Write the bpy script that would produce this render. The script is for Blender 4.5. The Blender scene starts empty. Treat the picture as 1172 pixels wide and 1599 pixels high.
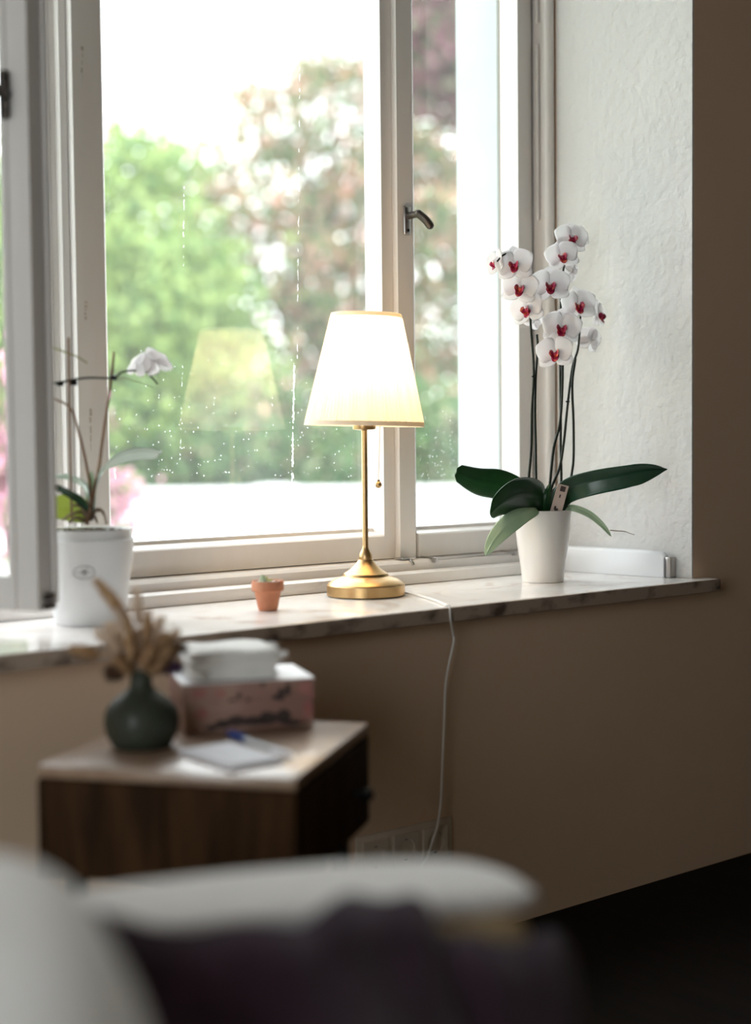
import bpy, bmesh, math, random
import numpy as np
from mathutils import Vector, Matrix

random.seed(7); rng = np.random.default_rng(11)
SC = bpy.context.scene
COL = SC.collection
PI = math.pi

# ------------------------------------------------------------------ camera
F, YAW, PITCH, ROLL = 2258.7, math.radians(38.707), math.radians(2.824), math.radians(-.5575)
CAM = np.array([0.0, 0.0, .937])
cy, sy, cp, sp = math.cos(YAW), math.sin(YAW), math.cos(PITCH), math.sin(PITCH)
D_ = np.array([sy*cp, cy*cp, -sp]); r_ = np.array([cy, -sy, 0.0]); u_ = np.cross(r_, D_)
R_ = r_*math.cos(ROLL) + u_*math.sin(ROLL); U_ = -r_*math.sin(ROLL) + u_*math.cos(ROLL)
cd = bpy.data.cameras.new('camera'); cam = bpy.data.objects.new('camera', cd); COL.objects.link(cam)
m = Matrix(((R_[0], U_[0], -D_[0], CAM[0]), (R_[1], U_[1], -D_[1], CAM[1]), (R_[2], U_[2], -D_[2], CAM[2]), (0, 0, 0, 1)))
cam.matrix_world = m
cd.sensor_fit = 'VERTICAL'; cd.sensor_height = 36.0; cd.lens = F/1599*36.0
cd.clip_start = .02; cd.clip_end = 300
cd.dof.use_dof = True; cd.dof.focus_distance = 2.95; cd.dof.aperture_fstop = 1.4
SC.camera = cam

# ------------------------------------------------------------------ daylight and exposure
SKY = 6.6
w = bpy.data.worlds.new('overcast_sky'); SC.world = w; w.use_nodes = True
bg = w.node_tree.nodes['Background']; bg.inputs[0].default_value = (.93, .97, 1.0, 1); bg.inputs[1].default_value = SKY
ld = bpy.data.lights.new('daylight_portal', 'AREA'); ld.shape = 'RECTANGLE'; ld.size = 1.75; ld.size_y = 2.3
ld.cycles.is_portal = True
lo = bpy.data.objects.new('daylight_portal', ld); COL.objects.link(lo); lo.location = (1.57, 2.66, 1.83); lo.rotation_euler = (-PI/2, 0, 0)
ld3 = ld.copy(); lo3 = bpy.data.objects.new('daylight_portal', ld3); COL.objects.link(lo3); ld3.size = 2.1; ld3.size_y = 1.4; lo3.location = (-1.32, .2, 1.08); lo3.rotation_euler = (0, -PI/2, 0)  # portal for the added door in the left wall
SC.view_settings.view_transform = 'Standard'; SC.view_settings.look = 'None'
SC.view_settings.gamma = 1.0; SC.view_settings.use_curve_mapping = False
SC.view_settings.exposure = 0.0
SC.cycles.max_bounces = 10; SC.cycles.diffuse_bounces = 6; SC.cycles.transparent_max_bounces = 16
SC.cycles.use_denoising = True
SC.cycles.caustics_reflective = False; SC.cycles.caustics_refractive = False
SC.cycles.sample_clamp_indirect = 6.0

# ------------------------------------------------------------------ points from the surveyed photograph
def ray(x, y): return D_*F + R_*(x-586) + U_*(799.5-y)
def atY(x, y, Y):
    d = ray(x, y); t = (Y-CAM[1])/d[1]; return Vector(CAM+d*t)
def atZ(x, y, Z):
    d = ray(x, y); t = (Z-CAM[2])/d[2]; return Vector(CAM+d*t)
def atD(x, y, dist):
    return Vector(CAM+ray(x, y)*(dist/F))

# ------------------------------------------------------------------ materials
def mat(name, base=(.8, .8, .8), rough=.5, metal=0, spec=.5, noise=None, bump=None, trans=0, sheen=0, coat=0):
    """noise=(scale, second colour, low, high, stretch) ; bump=(scale, strength, distance)"""
    mt = bpy.data.materials.new(name); mt.use_nodes = True
    nt = mt.node_tree; b = nt.nodes['Principled BSDF']
    b.inputs['Base Color'].default_value = (*base, 1); b.inputs['Roughness'].default_value = rough
    b.inputs['Metallic'].default_value = metal; b.inputs['Specular IOR Level'].default_value = spec
    if sheen: b.inputs['Sheen Weight'].default_value = sheen
    if coat: b.inputs['Coat Weight'].default_value = coat; b.inputs['Coat Roughness'].default_value = .1
    tc = nt.nodes.new('ShaderNodeTexCoord')
    if noise:
        sc, c2, lo_, hi, st = noise
        mp = nt.nodes.new('ShaderNodeMapping'); mp.inputs['Scale'].default_value = st
        n = nt.nodes.new('ShaderNodeTexNoise'); n.inputs['Scale'].default_value = sc; n.inputs['Detail'].default_value = 5
        r = nt.nodes.new('ShaderNodeValToRGB'); r.color_ramp.elements[0].position = lo_; r.color_ramp.elements[1].position = hi
        r.color_ramp.elements[0].color = (*base, 1); r.color_ramp.elements[1].color = (*c2, 1)
        nt.links.new(tc.outputs['Object'], mp.inputs[0]); nt.links.new(mp.outputs[0], n.inputs['Vector'])
        nt.links.new(n.outputs['Fac'], r.inputs[0]); nt.links.new(r.outputs[0], b.inputs['Base Color'])
    if bump:
        n2 = nt.nodes.new('ShaderNodeTexNoise'); n2.inputs['Scale'].default_value = bump[0]; n2.inputs['Detail'].default_value = 3
        bp = nt.nodes.new('ShaderNodeBump'); bp.inputs['Strength'].default_value = bump[1]; bp.inputs['Distance'].default_value = bump[2]
        nt.links.new(tc.outputs['Object'], n2.inputs['Vector']); nt.links.new(n2.outputs['Fac'], bp.inputs['Height'])
        nt.links.new(bp.outputs[0], b.inputs['Normal'])
    if trans:
        t = nt.nodes.new('ShaderNodeBsdfTranslucent'); mx = nt.nodes.new('ShaderNodeMixShader'); mx.inputs[0].default_value = trans
        out = nt.nodes['Material Output']
        src = b.inputs['Base Color'].links
        if src: nt.links.new(src[0].from_socket, t.inputs[0])
        else: t.inputs[0].default_value = (*base, 1)
        nt.links.new(b.outputs[0], mx.inputs[1]); nt.links.new(t.outputs[0], mx.inputs[2]); nt.links.new(mx.outputs[0], out.inputs[0])
    return mt
S1 = (1, 1, 1)
M = {}
M['wall'] = mat('taupe_wall_paint', (.68, .50, .35), .9, noise=(3, (.65, .475, .33), .3, .7, S1), bump=(160, .12, .002))
M['reveal'] = mat('white_textured_plaster', (.70, .69, .67), .85, noise=(6, (.67, .66, .645), .3, .7, S1), bump=(55, .55, .006))
M['whitewall'] = mat('white_wall_paint', (.82, .79, .74), .9, noise=(3, (.80, .77, .72), .3, .7, S1))
M['darkwall'] = mat('dark_panelled_wall', (.10, .075, .055), .8, noise=(3, (.08, .06, .045), .3, .7, S1))
M['ceil'] = mat('ceiling_paint', (.30, .26, .22), .9, noise=(3, (.28, .24, .20), .3, .7, S1))
M['frame'] = mat('white_gloss_frame_paint', (.73, .70, .675), .38, noise=(9, (.70, .665, .635), .35, .75, (3, 3, .6)), bump=(40, .05, .002))
M['grime'] = mat('worn_grey_paint', (.42, .37, .33), .6, noise=(40, (.6, .55, .5), .3, .6, S1))
M['ext'] = mat('white_exterior_render', (.47, .50, .51), .9, noise=(8, (.44, .47, .48), .3, .7, S1), bump=(80, .2, .003))
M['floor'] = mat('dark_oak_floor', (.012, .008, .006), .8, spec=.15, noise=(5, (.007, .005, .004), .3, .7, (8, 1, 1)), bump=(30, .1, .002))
M['brass'] = mat('brushed_brass', (.62, .42, .21), .34, 1, noise=(30, (.56, .37, .17), .3, .7, (1, 1, 4)))
M['steel'] = mat('satin_nickel', (.50, .48, .46), .32, 1, noise=(40, (.42, .40, .39), .3, .7, S1))
M['darkmetal'] = mat('dark_bronzed_handle', (.10, .085, .075), .35, .7, noise=(30, (.07, .06, .055), .3, .7, S1))
M['plasticw'] = mat('white_plastic', (.82, .79, .74), .4, noise=(9, (.79, .76, .71), .3, .7, S1))
M['socketw'] = mat('cream_socket_plastic', (.66, .58, .48), .35, noise=(9, (.62, .54, .44), .3, .7, S1))
M['upstand'] = mat('white_glazed_upstand', (.86, .87, .88), .25, noise=(9, (.83, .84, .86), .3, .7, S1))
M['potw'] = mat('white_glazed_ceramic', (.84, .80, .76), .22, noise=(4, (.82, .78, .735), .3, .7, S1), coat=.3)
M['potm'] = mat('matt_white_ceramic', (.80, .81, .82), .5, noise=(4, (.77, .78, .79), .3, .7, S1), bump=(50, .05, .002))
M['terra'] = mat('terracotta', (.50, .19, .10), .85, noise=(30, (.58, .26, .15), .35, .7, S1), bump=(120, .2, .001))
M['soil'] = mat('bark_soil', (.045, .03, .02), .95, noise=(60, (.12, .08, .05), .4, .7, S1), bump=(90, .8, .01))
M['pebble'] = mat('white_pebble', (.8, .78, .74), .7, noise=(60, (.65, .63, .6), .4, .7, S1))
M['leafdark'] = mat('glossy_dark_leaf', (.022, .095, .026), .28, noise=(14, (.012, .055, .018), .3, .7, S1), bump=(30, .12, .004), trans=.12)
M['leafgrey'] = mat('glossy_blue_green_leaf', (.035, .10, .055), .25, noise=(14, (.02, .065, .035), .3, .7, S1), bump=(30, .12, .004), trans=.08)
M['leafpale'] = mat('pale_green_leaf', (.56, .68, .52), .4, noise=(14, (.46, .60, .42), .3, .7, S1), bump=(30, .12, .004), trans=.3)
M['leafyel'] = mat('yellow_green_leaf', (.48, .56, .15), .4, noise=(14, (.55, .60, .2), .3, .7, S1), trans=.4)
M['leafsil'] = mat('sheened_grey_green_leaf', (.62, .70, .64), .16, spec=1.0, noise=(14, (.52, .62, .54), .3, .7, S1), trans=.3, coat=.6)
M['stemdark'] = mat('dark_flower_stem', (.008, .012, .007), .6, spec=.25, noise=(30, (.012, .018, .008), .3, .7, S1))
M['stembrown'] = mat('dry_brown_stem', (.27, .15, .085), .7, noise=(30, (.20, .11, .06), .3, .7, S1))
M['stemgreen'] = mat('olive_green_stem', (.34, .36, .14), .6, noise=(30, (.25, .26, .11), .3, .7, S1))
M['root'] = mat('aerial_root', (.19, .13, .09), .8, noise=(30, (.30, .23, .16), .3, .7, S1))
M['petal'] = mat('white_orchid_petal', (.93, .92, .92), .5, noise=(50, (.91, .885, .895), .35, .7, S1), trans=.6, bump=(60, .1, .002))
M['lip'] = mat('magenta_orchid_lip', (.33, .008, .055), .4, noise=(140, (.72, .16, .07), .53, .62, S1))
M['shade'] = mat('cream_pleated_shade_cloth', (.93, .86, .73), .9, noise=(60, (.90, .82, .69), .3, .7, (1, 1, .1)), trans=.5)
M['shadetrim'] = mat('shade_trim_band', (.90, .85, .76), .9, noise=(60, (.86, .81, .72), .3, .7, S1), trans=.4)
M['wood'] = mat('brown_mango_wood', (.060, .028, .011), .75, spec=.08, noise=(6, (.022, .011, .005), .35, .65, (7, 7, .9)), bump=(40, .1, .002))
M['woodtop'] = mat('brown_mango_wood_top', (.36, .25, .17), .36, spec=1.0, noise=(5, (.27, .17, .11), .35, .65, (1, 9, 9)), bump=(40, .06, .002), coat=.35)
M['black'] = mat('black_metal', (.012, .012, .012), .35, .6, noise=(30, (.02, .02, .02), .3, .7, S1))
M['vase'] = mat('sage_green_glaze', (.034, .038, .026), .65, spec=.3, noise=(12, (.024, .030, .020), .3, .7, S1), coat=.15)
M['grass'] = mat('dried_tan_grass', (.66, .47, .28), .95, noise=(60, (.55, .36, .19), .3, .7, S1), trans=.25)
M['grasspale'] = mat('dried_pale_grass', (.88, .78, .66), .95, noise=(60, (.82, .70, .57), .3, .7, S1), trans=.3)
M['grassbrown'] = mat('dried_brown_flower', (.16, .085, .05), .95, noise=(60, (.10, .05, .03), .3, .7, S1))
M['grasspurple'] = mat('dried_purple_flower', (.09, .04, .09), .95, noise=(60, (.05, .025, .06), .3, .7, S1))
M['lid'] = mat('white_box_paper', (.80, .80, .82), .4, noise=(20, (.77, .77, .79), .3, .7, S1))
M['cloth'] = mat('white_cotton', (.80, .79, .76), .95, noise=(60, (.74, .73, .70), .3, .7, (1, 6, 1)), bump=(300, .3, .001))
M['paper'] = mat('white_paper', (.84, .85, .90), .7, noise=(20, (.82, .83, .88), .3, .7, S1))
M['board'] = mat('notepad_board', (.28, .22, .24), .8, noise=(20, (.24, .19, .21), .3, .7, S1))
M['blue'] = mat('blue_pen_plastic', (.008, .055, .27), .3, noise=(20, (.006, .045, .23), .3, .7, S1))
M['clearp'] = mat('pale_pen_barrel', (.62, .66, .68), .2, noise=(20, (.58, .62, .64), .3, .7, S1))
M['sofa'] = mat('cream_upholstery', (.82, .80, .77), .95, noise=(25, (.78, .76, .73), .3, .7, S1), bump=(260, .3, .001), sheen=.2)
M['sofashade'] = mat('shaded_cream_upholstery', (.50, .38, .22), .8, noise=(25, (.46, .34, .19), .3, .7, S1))  # cream cloth of the arm side with its warm shade painted in
M['blanket'] = mat('dark_purple_wool', (.060, .026, .050), 1.0, noise=(30, (.030, .014, .025), .3, .7, S1), bump=(200, .4, .002), sheen=.12)
M['print_dark'] = mat('dark_brown_print', (.045, .03, .028), .6, noise=(40, (.06, .04, .035), .3, .7, S1))
M['print_pink'] = mat('dusty_pink_print', (.42, .20, .17), .6, noise=(14, (.32, .12, .11), .4, .6, S1))
M['boxside'] = mat('rose_beige_box_paper', (.40, .27, .21), .6, noise=(10, (.30, .17, .14), .42, .6, S1))
M['tag'] = mat('plant_tag_card', (.62, .50, .43), .5, noise=(30, (.58, .46, .40), .3, .7, S1))
M['gravel'] = mat('white_roof_membrane', (.82, .82, .82), .9, noise=(3, (.78, .78, .78), .3, .7, S1))
M['lawn'] = mat('lawn', (.12, .2, .06), 1, noise=(2, (.08, .15, .04), .3, .7, S1))
M['bark'] = mat('tree_bark', (.12, .10, .085), 1, noise=(8, (.08, .065, .05), .3, .7, (1, 1, .2)))
def leafm(n, c, c2, tr=.35): return mat(n, c, .6, noise=(.9, c2, .35, .65, S1), trans=tr)
M['lf_green'] = leafm('bright_green_foliage', (.25, .36, .10), (.37, .47, .17))
M['lf_green2'] = leafm('mid_green_foliage', (.15, .25, .08), (.22, .32, .12))
M['lf_dark'] = leafm('deep_green_foliage', (.08, .17, .07), (.13, .25, .10))
M['lf_olive'] = leafm('olive_foliage', (.28, .285, .19), (.20, .24, .13))
M['lf_pink'] = leafm('salmon_blossom', (.70, .34, .27), (.66, .42, .34), .3)
M['lf_purple'] = leafm('copper_foliage', (.13, .05, .06), (.22, .10, .12), .25)
M['lf_rose'] = leafm('rose_blossom', (.70, .34, .46), (.62, .30, .42), .3)

def marble():
    mt = bpy.data.materials.new('veined_marble'); mt.use_nodes = True; nt = mt.node_tree; b = nt.nodes['Principled BSDF']
    b.inputs['Roughness'].default_value = .16
    tc = nt.nodes.new('ShaderNodeTexCoord')
    n = nt.nodes.new('ShaderNodeTexNoise'); n.inputs['Scale'].default_value = 5.5; n.inputs['Detail'].default_value = 8; n.inputs['Distortion'].default_value = 1.6
    r = nt.nodes.new('ShaderNodeValToRGB'); e = r.color_ramp.elements
    e[0].position = .30; e[0].color = (.60, .50, .43, 1); e[1].position = .42; e[1].color = (.82, .78, .75, 1)
    x = e.new(.60); x.color = (.88, .86, .84, 1)
    x = e.new(.70); x.color = (.74, .67, .61, 1)
    nt.links.new(tc.outputs['Object'], n.inputs['Vector']); nt.links.new(n.outputs['Fac'], r.inputs[0]); nt.links.new(r.outputs[0], b.inputs['Base Color'])
    return mt
M['marble'] = marble()

M['stone_edge'] = mat('shaded_veined_stone_edge', (.40, .31, .24), .8, noise=(17, (.09, .06, .045), .50, .68, (1, 1, 1.6)), bump=(90, .3, .002))  # brown darkening is painted shade; the dark veining belongs to the stone
def glass():
    mt = bpy.data.materials.new('hazy_window_glass'); mt.use_nodes = True; nt = mt.node_tree; nt.nodes.clear()
    o = nt.nodes.new('ShaderNodeOutputMaterial'); t = nt.nodes.new('ShaderNodeBsdfTransparent'); g = nt.nodes.new('ShaderNodeBsdfGlossy')
    g.inputs['Roughness'].default_value = 0.0; t.inputs[0].default_value = (.985, .995, .99, 1)
    fr = nt.nodes.new('ShaderNodeFresnel'); geo = nt.nodes.new('ShaderNodeNewGeometry'); mr = nt.nodes.new('ShaderNodeMapRange')
    mr.inputs['To Min'].default_value = 1.55; mr.inputs['To Max'].default_value = 1/1.55
    nt.links.new(geo.outputs['Backfacing'], mr.inputs['Value']); nt.links.new(mr.outputs[0], fr.inputs[0])
    mx = nt.nodes.new('ShaderNodeMixShader'); nt.links.new(fr.outputs[0], mx.inputs[0]); nt.links.new(t.outputs[0], mx.inputs[1]); nt.links.new(g.outputs[0], mx.inputs[2])
    tr = nt.nodes.new('ShaderNodeBsdfTranslucent'); tr.inputs[0].default_value = (.9, .9, .9, 1)  # white translucent share lays a pale veil of glare over the view
    m2 = nt.nodes.new('ShaderNodeMixShader'); n = nt.nodes.new('ShaderNodeTexNoise'); n.inputs['Scale'].default_value = 3.0
    ma = nt.nodes.new('ShaderNodeMath'); ma.operation = 'MULTIPLY'; ma.inputs[1].default_value = .05
    nt.links.new(n.outputs['Fac'], ma.inputs[0]); nt.links.new(ma.outputs[0], m2.inputs[0])
    nt.links.new(mx.outputs[0], m2.inputs[1]); nt.links.new(tr.outputs[0], m2.inputs[2]); nt.links.new(m2.outputs[0], o.inputs[0])
    return mt
M['glass'] = glass()
def drop_mat():
    mt = bpy.data.materials.new('dried_water_marks'); mt.use_nodes = True; nt = mt.node_tree; nt.nodes.clear()
    o = nt.nodes.new('ShaderNodeOutputMaterial'); t = nt.nodes.new('ShaderNodeBsdfTransparent'); d = nt.nodes.new('ShaderNodeBsdfTranslucent')
    d.inputs[0].default_value = (.95, .95, .95, 1)
    mx = nt.nodes.new('ShaderNodeMixShader'); mx.inputs[0].default_value = .32
    nt.links.new(t.outputs[0], mx.inputs[1]); nt.links.new(d.outputs[0], mx.inputs[2]); nt.links.new(mx.outputs[0], o.inputs[0]); return mt
M['drops'] = drop_mat()

# ------------------------------------------------------------------ mesh helpers
def link(name, me, parent=None, mt=None):
    o = bpy.data.objects.new(name, me); COL.objects.link(o)
    if mt is not None and me is not None:
        for k in (mt if isinstance(mt, (list, tuple)) else [mt]): me.materials.append(M[k])
    if parent is not None: o.parent = parent
    return o
def root(name, label, cat, loc=(0, 0, 0), group=None, rz=0):
    o = bpy.data.objects.new(name, None); COL.objects.link(o); o.location = loc; o.rotation_euler = (0, 0, rz); o.empty_display_size = .05
    tag(o, label, cat, group); return o
def tag(o, label=None, cat=None, group=None, kind=None):
    if label: o['label'] = label
    if cat: o['category'] = cat
    if group: o['group'] = group
    if kind: o['kind'] = kind
    return o
class MB:
    """collects shapes into ONE mesh; the parent's location is subtracted when built"""
    def __init__(s): s.v = []; s.f = []; s.mi = []; s.cur = 0
    def add(s, vs, fs):
        o = len(s.v); s.v += [tuple(p) for p in vs]; s.f += [tuple(i+o for i in f) for f in fs]; s.mi += [s.cur]*len(fs); return s
    def box(s, x0, x1, y0, y1, z0, z1, T=None, bev=0):
        if bev:
            bm = bmesh.new(); bmesh.ops.create_cube(bm, size=1)
            for v in bm.verts: v.co = Vector(((x0+x1)/2+v.co.x*(x1-x0), (y0+y1)/2+v.co.y*(y1-y0), (z0+z1)/2+v.co.z*(z1-z0)))
            bmesh.ops.bevel(bm, geom=bm.edges[:], offset=bev, segments=2, affect='EDGES', profile=.5)
            bm.verts.index_update(); vs = [v.co.copy() for v in bm.verts]; fs = [[v.index for v in f.verts] for f in bm.faces]; bm.free()
        else:
            vs = [Vector(p) for p in ((x0, y0, z0), (x1, y0, z0), (x1, y1, z0), (x0, y1, z0), (x0, y0, z1), (x1, y0, z1), (x1, y1, z1), (x0, y1, z1))]
            fs = [(0, 3, 2, 1), (4, 5, 6, 7), (0, 1, 5, 4), (1, 2, 6, 5), (2, 3, 7, 6), (3, 0, 4, 7)]
        if T is not None: vs = [T @ v for v in vs]
        return s.add(vs, fs)
    def prism(s, poly, z0, z1, T=None, axis='z'):
        n = len(poly)
        def P(a, b, c): return Vector((a, b, c)) if axis == 'z' else (Vector((c, a, b)) if axis == 'x' else Vector((a, c, b)))
        vs = [P(a, b, z0) for a, b in poly]+[P(a, b, z1) for a, b in poly]
        fs = [tuple(range(n))[::-1], tuple(range(n, 2*n))]+[(i, (i+1) % n, n+(i+1) % n, n+i) for i in range(n)]
        if T is not None: vs = [T @ v for v in vs]
        return s.add(vs, fs)
    def lathe(s, prof, c=(0, 0, 0), n=40, T=None, caps=True, mod=None):
        vs = []; fs = []; c = Vector(c)
        for i, (r, z) in enumerate(prof):
            for k in range(n):
                a = 2*PI*k/n; rr = r*(mod(a, i) if mod else 1); vs.append(Vector((rr*math.cos(a), rr*math.sin(a), z)))
        for i in range(len(prof)-1):
            for k in range(n): fs.append((i*n+k, i*n+(k+1) % n, (i+1)*n+(k+1) % n, (i+1)*n+k))
        if caps:
            fs.append(tuple(range(n))[::-1]); fs.append(tuple(range((len(prof)-1)*n, len(prof)*n)))
        vs = [(T @ v if T is not None else v)+c for v in vs]
        return s.add(vs, fs)
    def tube(s, pts, r, n=8, closed=False, smooth=0):
        pts = [Vector(p) for p in pts]
        if smooth: pts = spline(pts, smooth)
        N = len(pts); rs = r if isinstance(r, (list, tuple)) else [r]*N
        if len(rs) != N: rs = [rs[0]+(rs[-1]-rs[0])*i/(N-1) for i in range(N)]
        vs = []; fs = []; up = None
        for i, p in enumerate(pts):
            t = (pts[(i+1) % N if closed else min(i+1, N-1)]-pts[(i-1) % N if closed else max(i-1, 0)]).normalized()
            if up is None: up = t.orthogonal().normalized()
            up = (up-t*up.dot(t)); up = up.normalized() if up.length > 1e-6 else t.orthogonal().normalized()
            w_ = t.cross(up)
            for k in range(n):
                a = 2*PI*k/n; vs.append(p+(up*math.cos(a)+w_*math.sin(a))*rs[i])
        for i in range(N if closed else N-1):
            j = (i+1) % N
            for k in range(n): fs.append((i*n+k, i*n+(k+1) % n, j*n+(k+1) % n, j*n+k))
        if not closed: fs.append(tuple(range(n))[::-1]); fs.append(tuple(range((N-1)*n, N*n)))
        return s.add(vs, fs)
    def ball(s, c, r, n=10, T=None):
        m_ = max(4, n//2); rr = r if isinstance(r, (list, tuple)) else (r, r, r); c = Vector(c); vs = []; fs = []
        for i in range(m_+1):
            ph = PI*i/m_
            for k in range(n):
                a = 2*PI*k/n; v = Vector((rr[0]*math.sin(ph)*math.cos(a), rr[1]*math.sin(ph)*math.sin(a), -rr[2]*math.cos(ph)))
                vs.append((T @ v if T is not None else v)+c)
        for i in range(m_):
            for k in range(n): fs.append((i*n+k, i*n+(k+1) % n, (i+1)*n+(k+1) % n, (i+1)*n+k))
        return s.add(vs, fs)
    def grid(s, P):
        """P[i][j] of points"""
        n, m_ = len(P), len(P[0])
        return s.add([p for row in P for p in row], [(i*m_+j, i*m_+j+1, (i+1)*m_+j+1, (i+1)*m_+j) for i in range(n-1) for j in range(m_-1)])
    def build(s, name, mt, parent=None, smooth=True, sharp=35, solid=0, sub=0, merge=False):
        me = bpy.data.meshes.new(name); off = Vector((0, 0, 0)); p = parent
        if p is not None: off = p.matrix_basis.translation.copy() if p.parent is None else (p.parent.matrix_basis.translation+p.matrix_basis.translation)
        me.from_pydata([(a-off.x, b-off.y, c-off.z) for a, b, c in s.v], [], s.f); me.update()
        if merge:
            bm = bmesh.new(); bm.from_mesh(me); bmesh.ops.remove_doubles(bm, verts=bm.verts, dist=1e-5); bm.to_mesh(me); bm.free()
        else: me.polygons.foreach_set('material_index', s.mi)
        if smooth:
            me.polygons.foreach_set('use_smooth', [True]*len(me.polygons)); me.set_sharp_from_angle(angle=math.radians(sharp))
        o = link(name, me, parent, mt)
        if solid:
            k = o.modifiers.new('thickness', 'SOLIDIFY'); k.thickness = solid; k.offset = 0
        if sub:
            k = o.modifiers.new('smooth', 'SUBSURF'); k.levels = sub; k.render_levels = sub
        return o
def spline(pts, k):
    pts = [Vector(p) for p in pts]; out = []
    P = [pts[0]*2-pts[1]]+pts+[pts[-1]*2-pts[-2]]
    for i in range(1, len(P)-2):
        a, b, c, d = P[i-1], P[i], P[i+1], P[i+2]
        for j in range(k):
            t = j/k; out.append(.5*((2*b)+(c-a)*t+(2*a-5*b+4*c-d)*t*t+(3*b-a-3*c+d)*t**3))
    out.append(pts[-1]); return out
def frame_of(x, z):
    """matrix whose X is along x and whose Z is near z"""
    x = Vector(x).normalized(); y = Vector(z).cross(x).normalized(); z = x.cross(y)
    return Matrix((x, y, z)).transposed()

# ------------------------------------------------------------------ room shell
WY = 1.99      # room face of the window wall
def struct(name, mb, mt, label, parent=None, **k):
    o = mb.build(name, mt, parent, **k); tag(o, label, kind='structure'); return o
b = MB()
XL, XR, RB = .76, 2.465, 2.414     # opening: room-side edges, and right reveal at the frame
b.box(-1.1, .70, WY, 2.61, 0, 3.3); b.prism([(XR, WY), (4.6, WY), (4.6, 2.61), (2.36, 2.61), (2.36, 2.47), (RB, 2.47), (RB, 2.335)], 0, 3.3)
b.box(.70, XR, WY, 2.61, 0, .606); b.box(.70, XR, WY, 2.61, 2.92, 3.3)
b.build('wall_front', ['wall'], smooth=False); wall = bpy.data.objects['wall_front']; tag(wall, 'taupe painted wall around and under the window', kind='structure')
# plaster reveal skins (right, left, top) a few millimetres proud
b = MB(); b.prism([(XR-.004, WY-.0005), (XR+.0005, WY-.0005), (RB+.0005, 2.336), (RB-.004, 2.336)], .635, 2.9165)
struct('trim_1', b, 'reveal', 'rough white plaster reveal at the right of the window', smooth=False)
b = MB(); b.box(.70, .704, WY, 2.33, .635, 2.9165); struct('trim_2', b, 'reveal', 'white plaster reveal at the left of the window', smooth=False)
b = MB(); b.box(.704, XR, WY, 2.335, 2.917, 2.92); struct('trim_3', b, 'reveal', 'white plaster soffit above the window', smooth=False)
# outside render skins
b = MB(); b.box(2.352, 2.36, 2.471, 2.611, .70, 2.9195); b.box(.70, .712, 2.471, 2.611, .70, 2.9195); b.box(.712, 2.352, 2.471, 2.611, 2.912, 2.9195)
struct('trim_4', b, 'ext', 'white rendered outer reveal seen through the right pane', smooth=False)
b = MB(); b.prism([(2.47, .700), (2.67, .685), (2.67, .665), (2.612, .665), (2.612, .606), (2.47, .606)], .712, 2.352, axis='x')
struct('trim_5', b, 'upstand', 'white outer window sill', smooth=False)
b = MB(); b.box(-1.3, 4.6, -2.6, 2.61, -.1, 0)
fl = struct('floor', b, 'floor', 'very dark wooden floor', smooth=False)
b = MB(); b.box(-1.3, 4.6, -2.6, 2.61, 3.3, 3.4); struct('ceiling', b, 'ceil', 'plain ceiling out of view', smooth=False)
DY0, DY1 = -.5, .9     # left wall opening, added with its glazed door to let in fill daylight
b = MB(); b.box(-1.3, -1.1, -2.6, DY0, 0, 3.3); b.box(-1.3, -1.1, DY1, 2.61, 0, 3.3); b.box(-1.3, -1.1, DY0, DY1, 2.15, 3.3); b.box(-1.3, -1.1, DY0, DY1, -.1, .02)
struct('wall_left', b, 'wall', 'taupe wall with an added glazed door, out of view', smooth=False)
b = MB(); b.box(4.6, 4.7, -2.6, 2.61, 0, 3.3); struct('wall_right', b, 'darkwall', 'dark wall out of view', smooth=False)
b = MB(); b.box(-1.3, 4.7, -2.8, -2.6, 0, 3.3); struct('wall_back', b, 'wall', 'taupe wall behind the camera', smooth=False)
# marble sill
SZ = .635
b = MB()
b.prism([(.66, 1.952), (2.504, 1.952), (2.504, WY-.001), (XR-.006, WY-.001), (RB-.006, 2.333), (.706, 2.333), (.706, WY-.001), (.66, WY-.001)], SZ-.027, SZ)
sill = b.build('window_sill', 'marble', smooth=False); bv = sill.modifiers.new('edge', 'BEVEL'); bv.width = .0035; bv.segments = 2
tag(sill, 'long pale marble window sill with veined front edge painted in brown shade', 'window sill')
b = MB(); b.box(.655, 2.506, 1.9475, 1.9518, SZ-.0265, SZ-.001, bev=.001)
o = b.build('front_edge', 'stone_edge', sill, smooth=False); tag(o, 'veined front edge, shade painted in brown')
# white upstand lying along the right reveal on the sill
b = MB()
pr = [(0, 0), (0, .050), (.004, .056), (.010, .058), (.016, .056), (.020, .050), (.020, 0)]
P = []
for k, yy in enumerate((2.300, 2.10, 2.050, 2.042)):
    xe = XR+(RB-XR)*(yy-WY)/(2.335-WY)-.006; sh = (1, 1, .96, .80)[k]
    P.append([Vector((xe-px_, yy, SZ+.0005+pz*sh)) for px_, pz in pr])
b.grid(P); n_ = len(pr)
b.f.append(tuple(range(n_))); b.mi.append(0); b.f.append(tuple(range(3*n_, 4*n_))[::-1]); b.mi.append(0)
for i in range(3): b.f.append((i*n_, (i+1)*n_, (i+1)*n_+n_-1, i*n_+n_-1)); b.mi.append(0)
up = b.build('trim_6', 'upstand', sharp=50); tag(up, 'low white glossy upstand along the foot of the right reveal', kind='structure')
b = MB(); b.box(-.0005, .0195, 2.026, 2.0415, SZ+.0005, SZ+.045, T=Matrix.Translation((XR-.030, 0, 0)), bev=.002)
c_ = b.build('end_cap', 'steel', up); tag(c_, 'grey end cap')

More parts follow.
